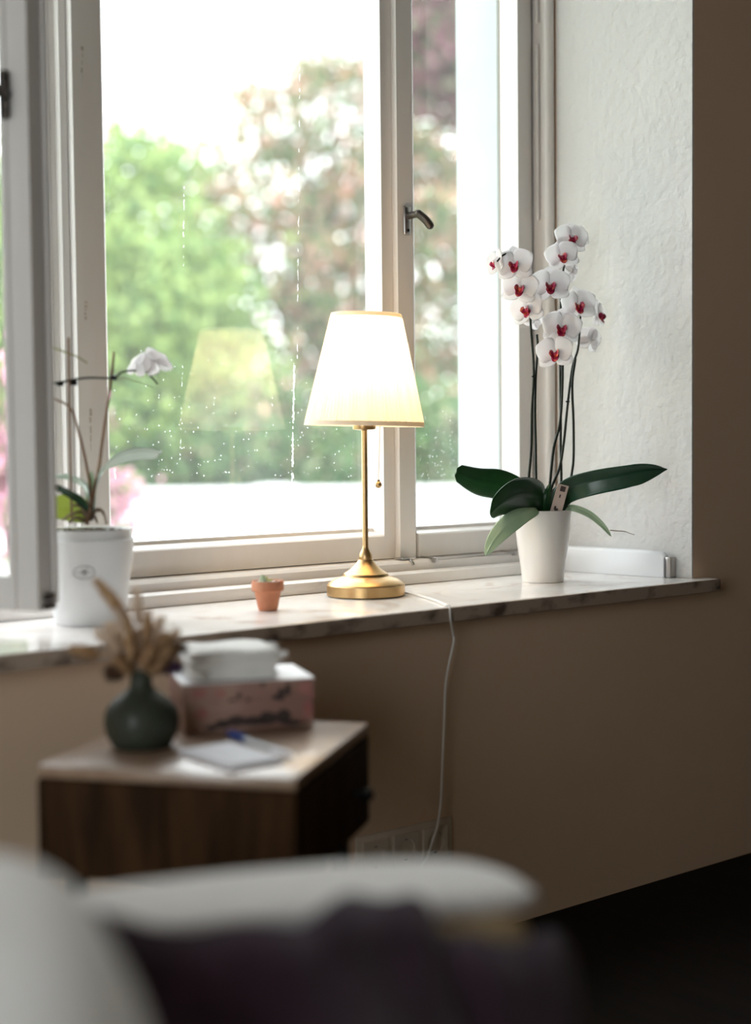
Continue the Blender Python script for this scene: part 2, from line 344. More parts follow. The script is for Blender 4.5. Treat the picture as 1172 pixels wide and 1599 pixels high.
# ------------------------------------------------------------------ window
ZT = 2.90
b = MB()
b.box(.706, 2.410, 2.352, 2.468, SZ, .682)                     # fixed bottom rail
b.prism([(2.352, .682), (2.345, .676), (2.345, SZ), (2.352, SZ)], .706, 2.410, axis='x')
b.box(.706, 2.410, 2.352, 2.468, 2.84, ZT+.015)                # head
b.box(1.206, 1.2175, 2.4405, 2.468, .682, 2.84)                # stepped left mullion
b.box(1.2175, 1.231, 2.4205, 2.468, .682, 2.84)
b.box(1.231, 1.262, 2.458, 2.50, .682, 2.84)
b.box(1.17, 1.206, 2.458, 2.50, .682, 2.84)
b.box(2.0, 2.03, 2.458, 2.50, .682, 2.84)                     # middle mullion
b.box(2.387, 2.412, 2.352, 2.468, .682, 2.84)                  # right jamb
b.tube([(2.400, 2.351, .640), (2.400, 2.351, ZT)], .0135, 16)  # rounded bead on the jamb
b.box(2.36, 2.387, 2.44, 2.468, .682, 2.84)
b.box(.706, .775, 2.352, 2.468, .682, 2.84)                    # left jamb
win = b.build('window_1', 'frame', smooth=True, sharp=30); tag(win, 'white painted three-light casement window frame', kind='structure')
b = MB(); b.prism([(2.345, SZ+.001), (2.345, .657), (2.341, .661), (2.322, .661), (2.314, .657), (2.311, .649), (2.311, SZ+.001)][::-1], .706, 2.405, axis='x')
o = b.build('sill_bead', 'frame', win, sharp=30); tag(o, 'white bead along the back of the sill')

def sash(x0, x1, yf, yb, yg, ws, label, T=None, parent=win, wr=None, yl=None):
    """ws: stile width; rail .683-.735, glass at yg"""
    wr = ws if wr is None else wr
    b = MB(); zb, zt = .684, 2.838
    def stile(a, c, inner):    # plan profile with a step down to the glass
        if inner > 0: poly = [(a, yf), (c-.007, yf), (c, yf+.009), (c, yb), (a, yb)]
        else: poly = [(a, yf), (c, yf), (c, yb), (a, yb)]
        b.prism(poly, zb, zt, T)
    if yl is None: stile(x0, x0+ws, 1)
    else: b.box(x0, x0+ws, yl, yb, zb, zt, T)
    stile(x1-wr, x1, -1)
    rp = [(yf, zb), (yf, .732), (yf+.004, .735), (yg-.004, .742), (yg-.004, .748), (yg+.006, .748), (yb, .738), (yb, zb)]
    b.prism(rp[::-1], x0+ws, x1-wr, T, axis='x')
    b.box(x0+ws, x1-wr, yf, yb, zt-.06, zt, T)
    o = b.build('sash', 'frame', parent, smooth=False); tag(o, label)
    g = MB(); g.box(x0+ws-.003, x1-wr+.003, yg-.0015, yg+.0015, .745, zt-.058, T)
    p = g.build('pane', 'glass', o, smooth=False)
    return o, p
mid, mpane = sash(1.2325, 1.997, 2.400, 2.457, 2.445, .066, 'wide middle sash', wr=.050)
rgt, rpane = sash(1.9995, 2.3765, 2.3825, 2.4395, 2.418, .030, 'narrow right sash, closed', wr=.043, yl=2.3995)
b = MB(); b.prism([(1.9765, 2.3825), (2.020, 2.3825), (2.0305, 2.392), (2.0305, 2.399), (1.9765, 2.399)], .684, 2.838)
b.build('cover_strip', 'frame', rgt, smooth=False)
b = MB()   # worn filled patches on the middle sash's left stile
for (px, y0, y1, ww) in ((126.5, 72, 128, 5), (132, 470, 500, 5), (140, 638, 706, 5)):
    for k in range(5):
        ya = y0+(y1-y0)*k/5; yb = ya+(y1-y0)/5*random.uniform(.6, .95)
        A = atY(px+random.uniform(-1, 1)+(ya-y0)*.02, ya, 2.3995); B = atY(px+ww*random.uniform(.4, 1), yb, 2.3995)
        b.box(A.x, B.x, 2.3992, 2.4003, B.z, A.z)
o = b.build('worn_patch', 'grime', mid, smooth=False)
b = MB(); A = atY(118.5, 246, 2.4202); B = atY(121, 287, 2.4202); b.box(A.x-.0015, A.x+.0012, 2.4100, 2.4202, B.z, A.z, bev=.0005); b.build('latch_slot', 'black', win)
# water marks on the middle pane
b = MB(); yg = 2.4432
def run(px0, y0, px1, y1, wd, n=26, gap=.25):
    for k in range(n):
        if random.random() < gap: continue
        t0 = k/n; t1 = (k+.95)/n
        q0 = atY(px0+(px1-px0)*t0+random.uniform(-.8, .8), y0+(y1-y0)*t0, yg); q1 = atY(px0+(px1-px0)*t1+random.uniform(-.8, .8), y0+(y1-y0)*t1, yg)
        ww = wd*random.uniform(.4, 1.1)/700
        b.prism([(q1.x-ww/2, q1.z), (q1.x+ww/2, q1.z), (q0.x+ww*.3, q0.z), (q0.x-ww*.3, q0.z)], yg-.0003, yg, axis='y')
run(459, 570, 456, 752, 4.5, 40, .1); run(468, 60, 464, 560, 1.6, 90, .6); run(288, 170, 286, 420, 1.8, 60, .6); run(285, 560, 280, 740, 1.2, 50, .7); run(179, 732, 180, 748, 3, 5, 0)
for k in range(260):
    px = random.uniform(165, 570); py = 745-abs(random.gauss(0, 1))*95
    q = atY(px, py, yg); s_ = random.uniform(.7, 2.1)/1500
    b.prism([(q.x+s_*math.cos(a), q.z+1.2*s_*math.sin(a)) for a in [i*PI/3 for i in range(6)]], yg-.0004, yg, axis='y')
o = b.build('water_marks', 'drops', mpane, smooth=False); tag(o, 'dried white drips and spots on the glass', kind='stuff')
b = MB(); yg2 = 2.4162
for k in range(90):
    px = random.uniform(652, 716); py = 750-abs(random.gauss(0, 1))*60
    q = atY(px, py, yg2); s_ = random.uniform(.7, 2.3)/1500
    b.prism([(q.x+s_*math.cos(a), q.z+s_*math.sin(a)) for a in [i*PI/3 for i in range(6)]], yg2-.0004, yg2, axis='y')
o = b.build('water_marks', 'drops', rpane, smooth=False); tag(o, kind='stuff')
# hinge on the right sash
for (z0, z1) in ((1.885, 2.10), (2.3, 2.5), (1.52, 1.83), (1.44, 1.515), (.72, .80)):
    b = MB(); b.tube([(2.3815, 2.368, z0), (2.3815, 2.368, z1)], .0042, 12); b.ball((2.3815, 2.368, z0), .0048); b.ball((2.3815, 2.368, z1), .0048)
    b.build('hinge', 'frame', rgt)
# right sash handle
h0 = atY(633.5, 341, 2.3825)
b = MB(); b.box(h0.x-.0095, h0.x+.0095, 2.3755, 2.3824, h0.z-.036, h0.z+.026, bev=.004)
hp = b.build('handle', 'steel', rgt, sharp=60); tag(hp, 'satin metal lever handle')
b = MB(); b.tube([(h0.x, 2.378, h0.z+.004), (h0.x, 2.340, h0.z+.004)], .0075, 14)
A = Vector((h0.x-.003, 2.338, h0.z+.004)); B = atY(671, 352, 2.322)
b.tube([A, A.lerp(B, .5)+Vector((0, -.003, 0)), B], .0088, 14, smooth=4); b.ball(B, .0088, 12); b.ball(A, .0088, 12)
b.build('lever', 'darkmetal', hp)
b = MB(); b.lathe([(.0035, 0), (.0035, .0012)], (h0.x, 2.3756, h0.z-.026), 12, T=Matrix.Rotation(PI/2, 3, 'X')); b.build('screw', 'black', hp)
# stay rod on the right sash and the small catch at the middle
A = atY(681, 873, 2.338); B = atY(803, 863, 2.338); zr = (A.z+B.z)/2
b = MB(); b.tube([(A.x, 2.338, zr), (B.x, 2.338, zr)], .0026, 10); b.box(A.x-.008, A.x+.003, 2.333, 2.3445, zr-.008, zr+.004, bev=.001); b.box(B.x-.004, B.x+.006, 2.333, 2.3445, zr-.006, zr+.004, bev=.001)
b.box(A.x-.006, A.x+.001, 2.343, 2.383, zr+.0005, zr+.0035); b.box(B.x-.002, B.x+.004, 2.343, 2.383, zr+.0005, zr+.0035)
o = b.build('stay_rod', 'steel', rgt); tag(o, 'thin grey metal stay')
A = atY(637, 876, 2.36)
b = MB(); b.box(A.x-.022, A.x+.016, 2.352, 2.381, .684, .6875, bev=.001); b.tube([(A.x-.002, 2.366, .686), (A.x-.002, 2.347, .680), (A.x, 2.342, .672)], .003, 8, smooth=3)
o = b.build('catch', 'steel', rgt); tag(o, 'small metal catch')
# opened left sash: hinged on the left jamb, swung into the room
hx, hy = .7995, 2.3855; e = Vector((.962, 2.016)); t2 = (e-Vector((hx, hy))); L = t2.length; t2 = t2/L
ang = math.atan2(t2.y, t2.x)
# local frame of the sash: hinge at x=0 running to x=L, room face at y=0 and outer face at y=.042
T = Matrix.Translation((hx, hy, 0)) @ Matrix.Rotation(ang, 4, 'Z')
b = MB()
b.prism([(0, 0), (.05, 0), (.05, .042), (0, .042)], .684, 2.838, T)
b.prism([(L-.056, 0), (L-.052, -.004), (L-.042, -.004), (L-.039, 0), (L, 0), (L, .030), (L-.004, .030), (L-.004, .042), (L-.056, .042)], .684, 2.838, T)
b.box(.05, L-.056, 0, .042, .684, .735, T); b.box(.05, L-.056, 0, .042, 2.778, 2.838, T)
b.box(L-.004, L+.005, .033, .041, .694, 2.82, T)
lft = b.build('sash', 'frame', win, smooth=False); tag(lft, 'left sash, swung open into the room')
g = MB(); g.box(.047, L-.053, .022, .025, .732, 2.781, T); g.build('pane', 'glass', lft, smooth=False)
b = MB(); zc = atY(10, 150, e.y+.04).z
b.box(L-.047, L-.031, -.009, -.004, zc-.036, zc+.036, T, bev=.004); hp2 = b.build('handle', 'darkmetal', lft, sharp=60); tag(hp2, 'dark lever handle')
b = MB(); q0 = T @ Vector((L-.036, -.006, zc)); q1 = T @ Vector((L-.036, -.045, zc)); q2 = T @ Vector((L-.12, -.05, zc+.004))
b.tube([q0, q1, q2], .0085, 12, smooth=4); b.ball(q2, .0085); b.build('lever', 'darkmetal', hp2)
b = MB()
for dz in (-.024, .024): b.ball(T @ Vector((L-.036, -.0095, zc+dz)), .0035, 8)
b.build('screw', 'black', hp2)
b = MB()
for k, zz in enumerate((.686, .700)): b.box(L+.001, L+.010-.003*k, .010, .030, zz, zz+.010, T, bev=.001)
b.build('latch', 'darkmetal', lft)

b = MB(); b.box(-1.25, -1.2, DY0, DY1, .02, .12); b.box(-1.25, -1.2, DY0, DY1, 2.07, 2.15)
for y in (DY0, (DY0+DY1)/2-.04, DY1-.08): b.box(-1.25, -1.2, y, y+.08, .12, 2.07)
w3_ = b.build('added_door_1', 'frame', smooth=False); tag(w3_, 'glazed door added in the left wall for fill daylight, out of view', kind='structure')
for y in (DY0+.08, (DY0+DY1)/2+.04): b = MB(); b.box(-1.227, -1.223, y, y+(DY1-DY0)/2-.12, .12, 2.07); b.build('pane', 'glass', w3_, smooth=False)

# ------------------------------------------------------------------ table lamp
lx, ly = 1.745, 2.21
lamp = root('table_lamp', 'lit table lamp with cream pleated shade and brass base on the sill', 'lamp', (lx, ly, SZ))
b = MB()
b.lathe([(.0745, 0), (.0765, .002), (.0765, .021), (.0745, .0235)], (lx, ly, SZ+.0005), 64)
b.lathe([(.0745, .0235), (.073, .025), (.062, .032), (.050, .036), (.0455, .038), (.043, .043), (.031, .051), (.022, .059), (.0165, .066), (.0145, .070)], (lx, ly, SZ+.0005), 64)
b.build('base', 'brass', lamp, sharp=28)
b = MB(); b.lathe([(.0125, .070), (.0130, .073), (.0125, .080), (.009, .087), (.0062, .093), (.0058, .10), (.0058, .325)], (lx, ly, SZ), 24)
b.build('stem', 'brass', lamp, sharp=40)
b = MB(); b.lathe([(.006, .322), (.0215, .324), (.0225, .327), (.0225, .337), (.016, .339), (.016, .372), (.013, .375)], (lx, ly, SZ), 28)
b.build('socket', 'brass', lamp, sharp=35)
b = MB(); b.lathe([(.006, .375), (.0165, .385), (.022, .40), (.024, .415), (.020, .43), (.010, .441), (.001, .444)], (lx, ly, SZ), 24)
bm_ = bpy.data.materials.new('warm_bulb'); bm_.use_nodes = True; pb = bm_.node_tree.nodes['Principled BSDF']
pb.inputs['Emission Color'].default_value = (1, .72, .42, 1); pb.inputs['Emission Strength'].default_value = 12; M['bulb'] = bm_
b.build('bulb', 'bulb', lamp)
pl = bpy.data.lights.new('bulb_light', 'POINT'); pl.energy = 2.5; pl.color = (1, .74, .45); pl.shadow_soft_size = .03
plo = bpy.data.objects.new('bulb_light', pl); COL.objects.link(plo); plo.parent = lamp; plo.location = (0, 0, .475)
# shade, leaning a touch to the right
rt = Vector((cy, -sy, 0))
TS = Matrix.Rotation(math.radians(1.6), 4, Vector((sy, cy, 0)))
def shpt(v): return TS @ Vector(v)+Vector((lx, ly, SZ+.332))
HS, RBm, RTp = .214, .1165, .0675
npl = 92; n = npl*4; vs = []; fs = []
rows = [(RBm, 0), (RBm-.0022, .010), (RBm*.78+RTp*.22, HS*.22), (RBm*.5+RTp*.5, HS*.5), (RBm*.25+RTp*.75, HS*.75), (RTp+.0015, HS-.006), (RTp, HS)]
for i, (r, z) in enumerate(rows):
    for k in range(n):
        a = 2*PI*k/n; amp = .0 if i in (0, len(rows)-1) else (.0011 if k % 4 in (0, 1) else -.0009)*(1+.4*math.sin(k*.37))
        vs.append(shpt(((r+amp)*math.cos(a), (r+amp)*math.sin(a), z)))
for i in range(len(rows)-1):
    for k in range(n): fs.append((i*n+k, i*n+(k+1) % n, (i+1)*n+(k+1) % n, (i+1)*n+k))
b = MB(); b.add(vs, fs); shd = b.build('shade', 'shade', lamp, smooth=False)
for nm, (r0, z0, r1, z1) in {'shade_hem': (RBm+.0008, -.0015, RBm-.0008, .0075), 'shade_top_band': (RTp+.0026, HS-.0065, RTp+.0008, HS+.0012)}.items():
    b = MB(); P = []
    for r, z in ((r0, z0), (r1, z1), (r1-.002, z1), (r0-.002, z0), (r0, z0)):
        P.append([shpt((r*math.cos(2*PI*k/96), r*math.sin(2*PI*k/96), z)) for k in range(97)])
    b.grid(P); b.build(nm, 'shadetrim', shd, sharp=40)
b = MB()
for k in range(3):
    a = 2*PI*k/3; b.tube([shpt((.018*math.cos(a), .018*math.sin(a), .012)), shpt(((RBm-.004)*math.cos(a), (RBm-.004)*math.sin(a), .006))], .0013, 6)
b.tube([shpt((.020*math.cos(2*PI*k/24), .020*math.sin(2*PI*k/24), .012)) for k in range(24)], .0015, 6, closed=True)
b.build('shade_ring', 'brass', shd)
# pull chain
A = atY(593, 664, ly-.012); B = atY(590.5, 752, ly-.012)
b = MB()
for k in range(36): b.ball(A.lerp(B, k/35), .0013, 6)
b.tube([(lx+.010, ly-.005, SZ+.340), (A.x, A.y, A.z+.012), A], .0012, 6)
pc = b.build('pull_chain', 'brass', lamp)
b = MB(); b.ball(B+Vector((0, 0, -.006)), .0068, 16); b.tube([B, B+Vector((0, 0, .004))], .003, 8); b.build('chain_knob', 'brass', pc)
# cord
ctl = [Vector((lx+.072, ly-.012, SZ+.004)), atZ(650, 929, SZ+.003), atZ(678, 937, SZ+.003), atZ(694, 944, SZ+.003), Vector((atY(700, 950, 1.953).x, 1.951, SZ+.001)), Vector((atY(703, 962, 1.944).x, 1.944, SZ-.02))]
for p in ((707, 990), (708, 1003), (700, 1040), (695, 1075), (693, 1130), (690, 1200), (688, 1250), (683, 1288), (676, 1310)): ctl.append(atY(p[0], p[1], 1.962+.008*(p[1] > 1040)))
plug = Vector((1.50, 1.93, .0185)); ctl += [atY(668, 1335, 1.965), atY(655, 1370, 1.96), Vector((1.68, 1.95, .03)), Vector((1.63, 1.94, .006)), Vector((1.56, 1.93, .012)), plug]
b = MB(); b.tube(ctl, .0021, 8, smooth=5); cord = b.build('cord', 'plasticw', lamp)
b = MB(); b.lathe([(.006, 0), (.012, .004), (.0175, .018), (.0175, .030)], plug, 20, T=Matrix.Rotation(-PI/2, 3, 'Y')); b.build('plug', 'plasticw', cord, sharp=50)

# ------------------------------------------------------------------ wall socket
sk = root('wall_socket', 'triple cream wall socket low on the wall behind the armchair', 'socket', (1.652, WY, .199))
b = MB(); b.box(1.652-.112, 1.652+.112, WY-.006, WY-.0005, .199-.041, .199+.041, bev=.002); b.build('cover_plate', 'socketw', sk)
for k in (-1, 0, 1):
    cx = 1.652+k*.070
    b = MB()
    sq = [(cx-.029, .199-.029), (cx+.029, .199-.029), (cx+.029, .199+.029), (cx-.029, .199+.029)]
    N = 32; ring = [(cx+.0195*math.cos(2*PI*i/N-3*PI/4), .199+.0195*math.sin(2*PI*i/N-3*PI/4)) for i in range(N)]
    sqp = []
    for i in range(N):
        s_ = i/N*4; q = int(s_); f_ = s_-q; a_, c2 = sq[q], sq[(q+1) % 4]; sqp.append((a_[0]+(c2[0]-a_[0])*f_, a_[1]+(c2[1]-a_[1])*f_))
    rows = [[(x, WY-.006, z) for x, z in sqp], [(x, WY-.0095, z) for x, z in sqp], [(x, WY-.0095, z) for x, z in ring], [(x, WY+.004-.0055, z) for x, z in ring]]
    rows = [r+[r[0]] for r in rows]; b.grid([[Vector(p) for p in r] for r in rows])
    b.f.append(tuple(3*(N+1)+i for i in range(N))); b.mi.append(0)
    so = b.build('socket_insert', 'socketw', sk, sharp=30)
    b = MB()
    for dx in (-.0095, .0095): b.lathe([(.0026, 0), (.0026, .0012)], (cx+dx, WY-.0014, .199), 10, T=Matrix.Rotation(PI/2, 3, 'X'))
    for dz in (-.0185, .0185): b.box(cx-.003, cx+.003, WY-.008, WY-.0015, .199+dz-.0015, .199+dz+.0015)
    b.build('contact', 'black', so, smooth=False)

# ------------------------------------------------------------------ leaves, flowers
def leaf(parent, name, pts, wd, side, mt, label=None, fold=.25, k=7, prof=None, wave=0, thick=.0016):
    """pts: centreline; wd: half width; side: direction(s) of the blade"""
    P = spline([Vector(p) for p in pts], 6); N = len(P); rows = []
    for i, p in enumerate(P):
        t = i/(N-1); pw = prof(t) if prof else (max(0.0, math.sin(PI*min(1, .10+.90*t**.8)))**.55)
        tg = (P[min(i+1, N-1)]-P[max(i-1, 0)]).normalized()
        s0 = Vector(side[0]).lerp(Vector(side[1]), t) if isinstance(side[0], (tuple, list, Vector)) else Vector(side)
        s0 = (s0-tg*s0.dot(tg)).normalized(); nn = tg.cross(s0).normalized()
        row = []
        for j in range(-k, k+1):
            q = j/k; h = fold*wd*abs(q)**1.3*pw - (.0012 if j == 0 else 0)
            row.append(p+s0*q*wd*pw+nn*(h+wave*wd*math.sin(5*t+q)*abs(q)))
        rows.append(row)
    b = MB(); b.grid(rows); o = b.build(name, mt, parent, sharp=70, solid=thick)
    if label: tag(o, label)
    return o
def petal_pts(L, W, cup, rnd, nl=9, nw=5, base=.15):
    """petal along +X, normal +Z"""
    rows = []
    for i in range(nl):
        t = i/(nl-1); w_ = W*(base+(1-base)*math.sin(PI*min(1, t**rnd*.93+.04)))*(1 if t < .98 else .35)
        rows.append([Vector((L*t, w_*j/nw, cup*(t*(1-t)*2)*L*.35-cup*.5*L*(abs(j/nw)**2)*.4*math.sin(PI*t)+.02*L*math.sin(7*t+j*.8)*abs(j/nw))) for j in range(-nw, nw+1)])
    return rows
def tx(rows, Mx): return [[Mx @ p for p in r] for r in rows]
def flower(parent, c, face, roll=0, s=.036, lipf=True, openness=1.0):
    """orchid flower: three sepals (part), two petals and lip (sub-parts)"""
    c = Vector(c); z = Vector(face).normalized(); x = (Vector((0, 0, 1))-z*z.z); x = x.normalized()
    B = Matrix((x, z.cross(x), z)).transposed(); B = Matrix.Rotation(roll, 3, z) @ B    # local X up, Z towards the viewer
    tilt = lambda a: Matrix.Rotation(a, 3, 'Y')
    def place(rows, ang, tl, off=0): return [[c+B @ (Matrix.Rotation(ang, 3, 'Z') @ (tilt(tl) @ p)+Vector((0, 0, off))) for p in r] for r in rows]
    b = MB(); tl = -(.10+(1-openness)*.6)
    for a in (0, math.radians(125), math.radians(-125)):
        b.grid(place(petal_pts(s*random.uniform(.95, 1.03), s*.43, .3, .85), a+random.uniform(-.06, .06), tl+random.uniform(-.12, .12), -.0015))
    f = b.build('flower', 'petal', parent, sharp=80, solid=.0007)
    for sg in (1, -1):
        b = MB(); b.grid(place(petal_pts(s*1.02, s*.66, .35, .8, base=.1), sg*math.radians(68)+random.uniform(-.08, .08), tl-.05+random.uniform(-.15, .1), .001))
        b.build('petal', 'petal', f, sharp=80, solid=.0007)
    if lipf:
        b = MB()
        for sg in (1, -1):   # side lobes standing forward
            rows = petal_pts(s*.44, s*.22, .6, .9, 6, 3, .3)
            b.grid([[c+B @ (Matrix.Rotation(sg*math.radians(100), 3, 'Z') @ Matrix.Rotation(-1.05, 3, 'Y') @ p+Vector((-.003, sg*.001, .002))) for p in r] for r in rows])
        rows = petal_pts(s*.56, s*.20, -.5, .7, 7, 3, .5)
        b.grid([[c+B @ (Matrix.Rotation(PI, 3, 'Z') @ Matrix.Rotation(-.55, 3, 'Y') @ p+Vector((-.002, 0, .003))) for p in r] for r in rows])
        b.ball(c+B @ Vector((-.004, 0, .007)), (.0042, .0052, .0045), 8)
        b.build('lip', 'lip', f, sharp=70, solid=.0008)
        b = MB(); b.tube([c+B @ Vector((.001, 0, .002)), c+B @ Vector((.003, 0, .008)), c+B @ Vector((.000, 0, .012))], .0024, 8, smooth=3); b.build('column', 'petal', f)
    return f
toC = -Vector(D_)
def facing(dx, dz=0.0, back=False):
    """direction to the viewer turned by dx to the image right and dz up"""
    v = toC+Vector(R_)*dx+Vector((0, 0, 1))*dz
    return -v if back else v

# ------------------------------------------------------------------ right orchid
ox, oy = 2.190, 2.167
orc = root('potted_orchid', 'tall orchid with white and magenta flowers in a glossy white pot beside the reveal', 'plant', (ox, oy, SZ))
b = MB(); H = .152
b.lathe([(.001, .0005), (.0430, .0005), (.0440, .003), (.0468, .03), (.0535, .075), (.0580, .115), (.0605, .148), (.0605, H), (.0585, H+.0005), (.0570, H-.004), (.052, H-.03), (.001, H-.03)], (ox, oy, SZ), 64, caps=False)
b.build('pot', 'potw', orc, sharp=45)
b = MB(); b.lathe([(.001, H-.006), (.03, H-.008), (.0555, H-.013)], (ox, oy, SZ), 32, caps=False)
for k in range(60):
    a = random.uniform(0, 2*PI); r = .05*math.sqrt(random.random()); b.ball((ox+r*math.cos(a), oy+r*math.sin(a), SZ+H-.009), (random.uniform(.003, .007), random.uniform(.003, .006), .004), 6)
b.build('soil', 'soil', orc)
Y0 = oy
def st(pts, r, mt='stemdark', sm=5, par=orc, Y=Y0, name='stem'):
    P = [atY(p[0], p[1], Y+(p[2] if len(p) > 2 else 0)) for p in pts]
    b = MB(); b.tube(P, r, 8, smooth=sm); return b.build(name, mt, par)
st([(829, 792, .01), (825, 755), (829, 700), (830, 640), (833, 580), (829, 520), (826, 480), (816, 430), (803, 396), (786, 398), (776, 408)], [.0030, .0018])
st([(841, 792, .01), (837, 754), (836, 690), (835, 640), (836, 590), (839, 545), (838, 522)], .0025, name='stake')
st([(852, 792, 0), (858, 756, -.01), (864, 700, -.01), (873, 665, -.01), (877, 620, -.01), (878, 560, -.01), (875, 500, 0), (876, 450, 0), (881, 412, 0), (892, 380, 0), (905, 366, .01), (914, 372, .01)], [.0031, .0018])
st([(853, 792, 0), (861, 760, .0), (873, 731, 0), (880, 690, .0), (885, 640, .0), (893, 575, 0), (902, 545, 0), (905, 510, 0), (907, 487, 0), (918, 478, 0), (930, 488, 0), (932, 496, 0)], [.0031, .0018])
st([(874, 792, .01), (876, 748, .01), (875, 700, .01), (875, 640, .01), (874, 565, .01)], .0027, name='stake')
st([(884, 792, -.01), (892, 741, -.01), (895, 715, -.01), (895, 660, -.01), (893, 600, -.01), (898, 560, -.01)], .0027, name='stake')
for (px, py, dy) in ((833, 588, 0), (905, 505, -.012), (886, 627, 0), (876, 572, 0)):
    c = atY(px, py, Y0+dy); b = MB(); s_ = .0055
    b.box(c.x-s_, c.x+s_, c.y-.0015, c.y+.0015, c.z-.0016, c.z+.0016, bev=.0008); b.box(c.x-.0016, c.x+.0016, c.y-.0015, c.y+.0015, c.z-s_*1.3, c.z+s_*1.3, bev=.0008); b.ball(c, .0032, 8)
    b.build('clip', 'black', orc)
# flowers: lip pixel, plane offset, facing
FL = [(803, 416, -.015, -.25, .1, .1, 1.02), (776, 412, .02, -1.7, .0, .2, .8), (812, 452, -.02, -.2, .0, -.15, 1.0), (824, 484, -.02, -.75, -.1, .25, .98),
      (891, 375, -.01, .25, .15, -.1, .95), (877, 403, -.015, -.1, .1, .3, .92), (858, 449, -.03, .0, .1, .0, 1.08), (902, 479, -.025, .1, .0, .12, 1.0),
      (876, 515, -.04, -.05, .05, -.08, 1.08), (867, 553, -.045, -.35, .0, .1, 1.02), (933, 494, -.01, 1.9, .0, .0, .85)]
for (px, py, dy, dx, dz, ro, sc) in FL: flower(orc, atY(px, py-2, Y0+dy), facing(dx, dz+.12), ro, .0415*sc)
for (px, py, dy, dx, dz, ro, sc) in [(922, 532, 0, .5, -.3, .3, .92), (912, 368, .02, 1.2, .2, 0, .72), (834, 500, .01, .4, -.5, .4, .75), (893, 425, .02, .8, -.3, 1, .7)]:
    flower(orc, atY(px, py, Y0+dy), facing(dx, dz, True), ro, .037*sc, lipf=False, openness=.7)
def pt(px, py, dy=0): return atY(px, py, Y0+dy)
UPv = Vector((0, 0, 1)); RV = Vector(R_)
leaf(orc, 'leaf', [pt(846, 790, 0), pt(822, 776, .0), pt(785, 758, .02), pt(748, 752, .02), pt(712, 737, .01)], .031, (UPv*1+toC*.1, UPv*1+RV*.2), 'leafdark', 'dark green leaf reaching left', .15,
     prof=lambda t: (.35+.65*math.sin(PI*(t*.9+.02))) if t < .96 else .25+.9*(1-t)/.04*.45)
leaf(orc, 'leaf', [pt(853, 792, -.01), pt(842, 777, -.03), pt(814, 774, -.055), pt(788, 783, -.070), pt(765, 801, -.078)], .037, (UPv*1+toC*.2, UPv*.95+RV*.35), 'leafdark', 'broad dark leaf arching over the pot rim', .18,
     prof=lambda t: .45+.55*math.sin(PI*min(1, t*.85+.1)) if t < .93 else (1-t)/.07*.62+.08)
leaf(orc, 'leaf', [pt(836, 794, -.03), pt(815, 802, -.06), pt(792, 820, -.07), pt(772, 842, -.07), pt(757, 868, -.065)], .021, (UPv*.6-RV*.8, UPv*.1-RV), 'leafpale', 'pale green hanging leaf', .12)
leaf(orc, 'leaf', [pt(866, 793, -.02), pt(882, 768, -.04), pt(920, 752, -.09), pt(970, 742, -.14), pt(1010, 735, -.175), pt(1041, 733, -.195)], .027, (UPv*1+toC*.35, UPv*.9+toC*.4), 'leafgrey', 'long blue-green leaf reaching right', .5,
     prof=lambda t: .5+.5*math.sin(PI*min(1, t*.9+.1)) if t < .7 else max(.03, (1-((t-.7)/.3)**1.4)*.9))
leaf(orc, 'leaf', [pt(876, 795, -.02), pt(895, 793, -.05), pt(920, 803, -.07), pt(940, 820, -.08), pt(954, 838, -.085)], .0075, (UPv*1+toC*.4, UPv*.2+RV*1), 'leafpale', 'narrow drooping leaf', .3)
st([(952, 828, -.084), (962, 829, -.086), (975, 830, -.09), (983, 833, -.09), (990, 835, -.09)], [.0012, .0006], 'root', 3, name='root')
st([(905, 796, -.055), (908, 801, -.056), (912, 799, -.058), (918, 806, -.06)], .0018, 'root', 3, name='root')
leaf(orc, 'leaf_sheath', [pt(852, 800, -.02), pt(853, 778, -.03), pt(858, 755, -.03)], .009, RV, 'leafdark', None, .4)
leaf(orc, 'leaf_sheath', [pt(862, 800, 0), pt(862, 780, 0), pt(868, 760, 0)], .010, RV, 'stemdark', None, .4)
# plant tag stuck in the pot
A = pt(867, 801, -.052); ax = (pt(879, 757, -.064)-A); tl = ax.length; ax.normalize()
xs = (RV*.92+UPv*.3); xs = (xs-ax*xs.dot(ax)).normalized(); nz = xs.cross(ax)
TT = Matrix.Translation(A) @ Matrix((xs, ax, nz)).transposed().to_4x4()
b = MB(); b.box(-.012, .012, -.02, tl, -.0005, .0005, TT); tg = b.build('plant_tag', 'tag', orc, smooth=False); tag(tg, 'beige plant tag with dark marks')
b = MB(); s_ = 1 if (nz.dot(toC) > 0) else -1
b.box(-.004, .007, tl-.014, tl-.003, s_*.0006, s_*.0009, TT); b.box(-.002, .001, tl-.028, tl-.021, s_*.0006, s_*.0009, TT)
b.box(-.004, .003, .003, .010, s_*.0006, s_*.0009, TT); b.box(-.006, -.002, .006, .014, s_*.0006, s_*.0009, TT); b.box(.004, .008, .004, .007, s_*.0006, s_*.0009, TT)
b.build('printed_mark', 'print_dark', tg, smooth=False)

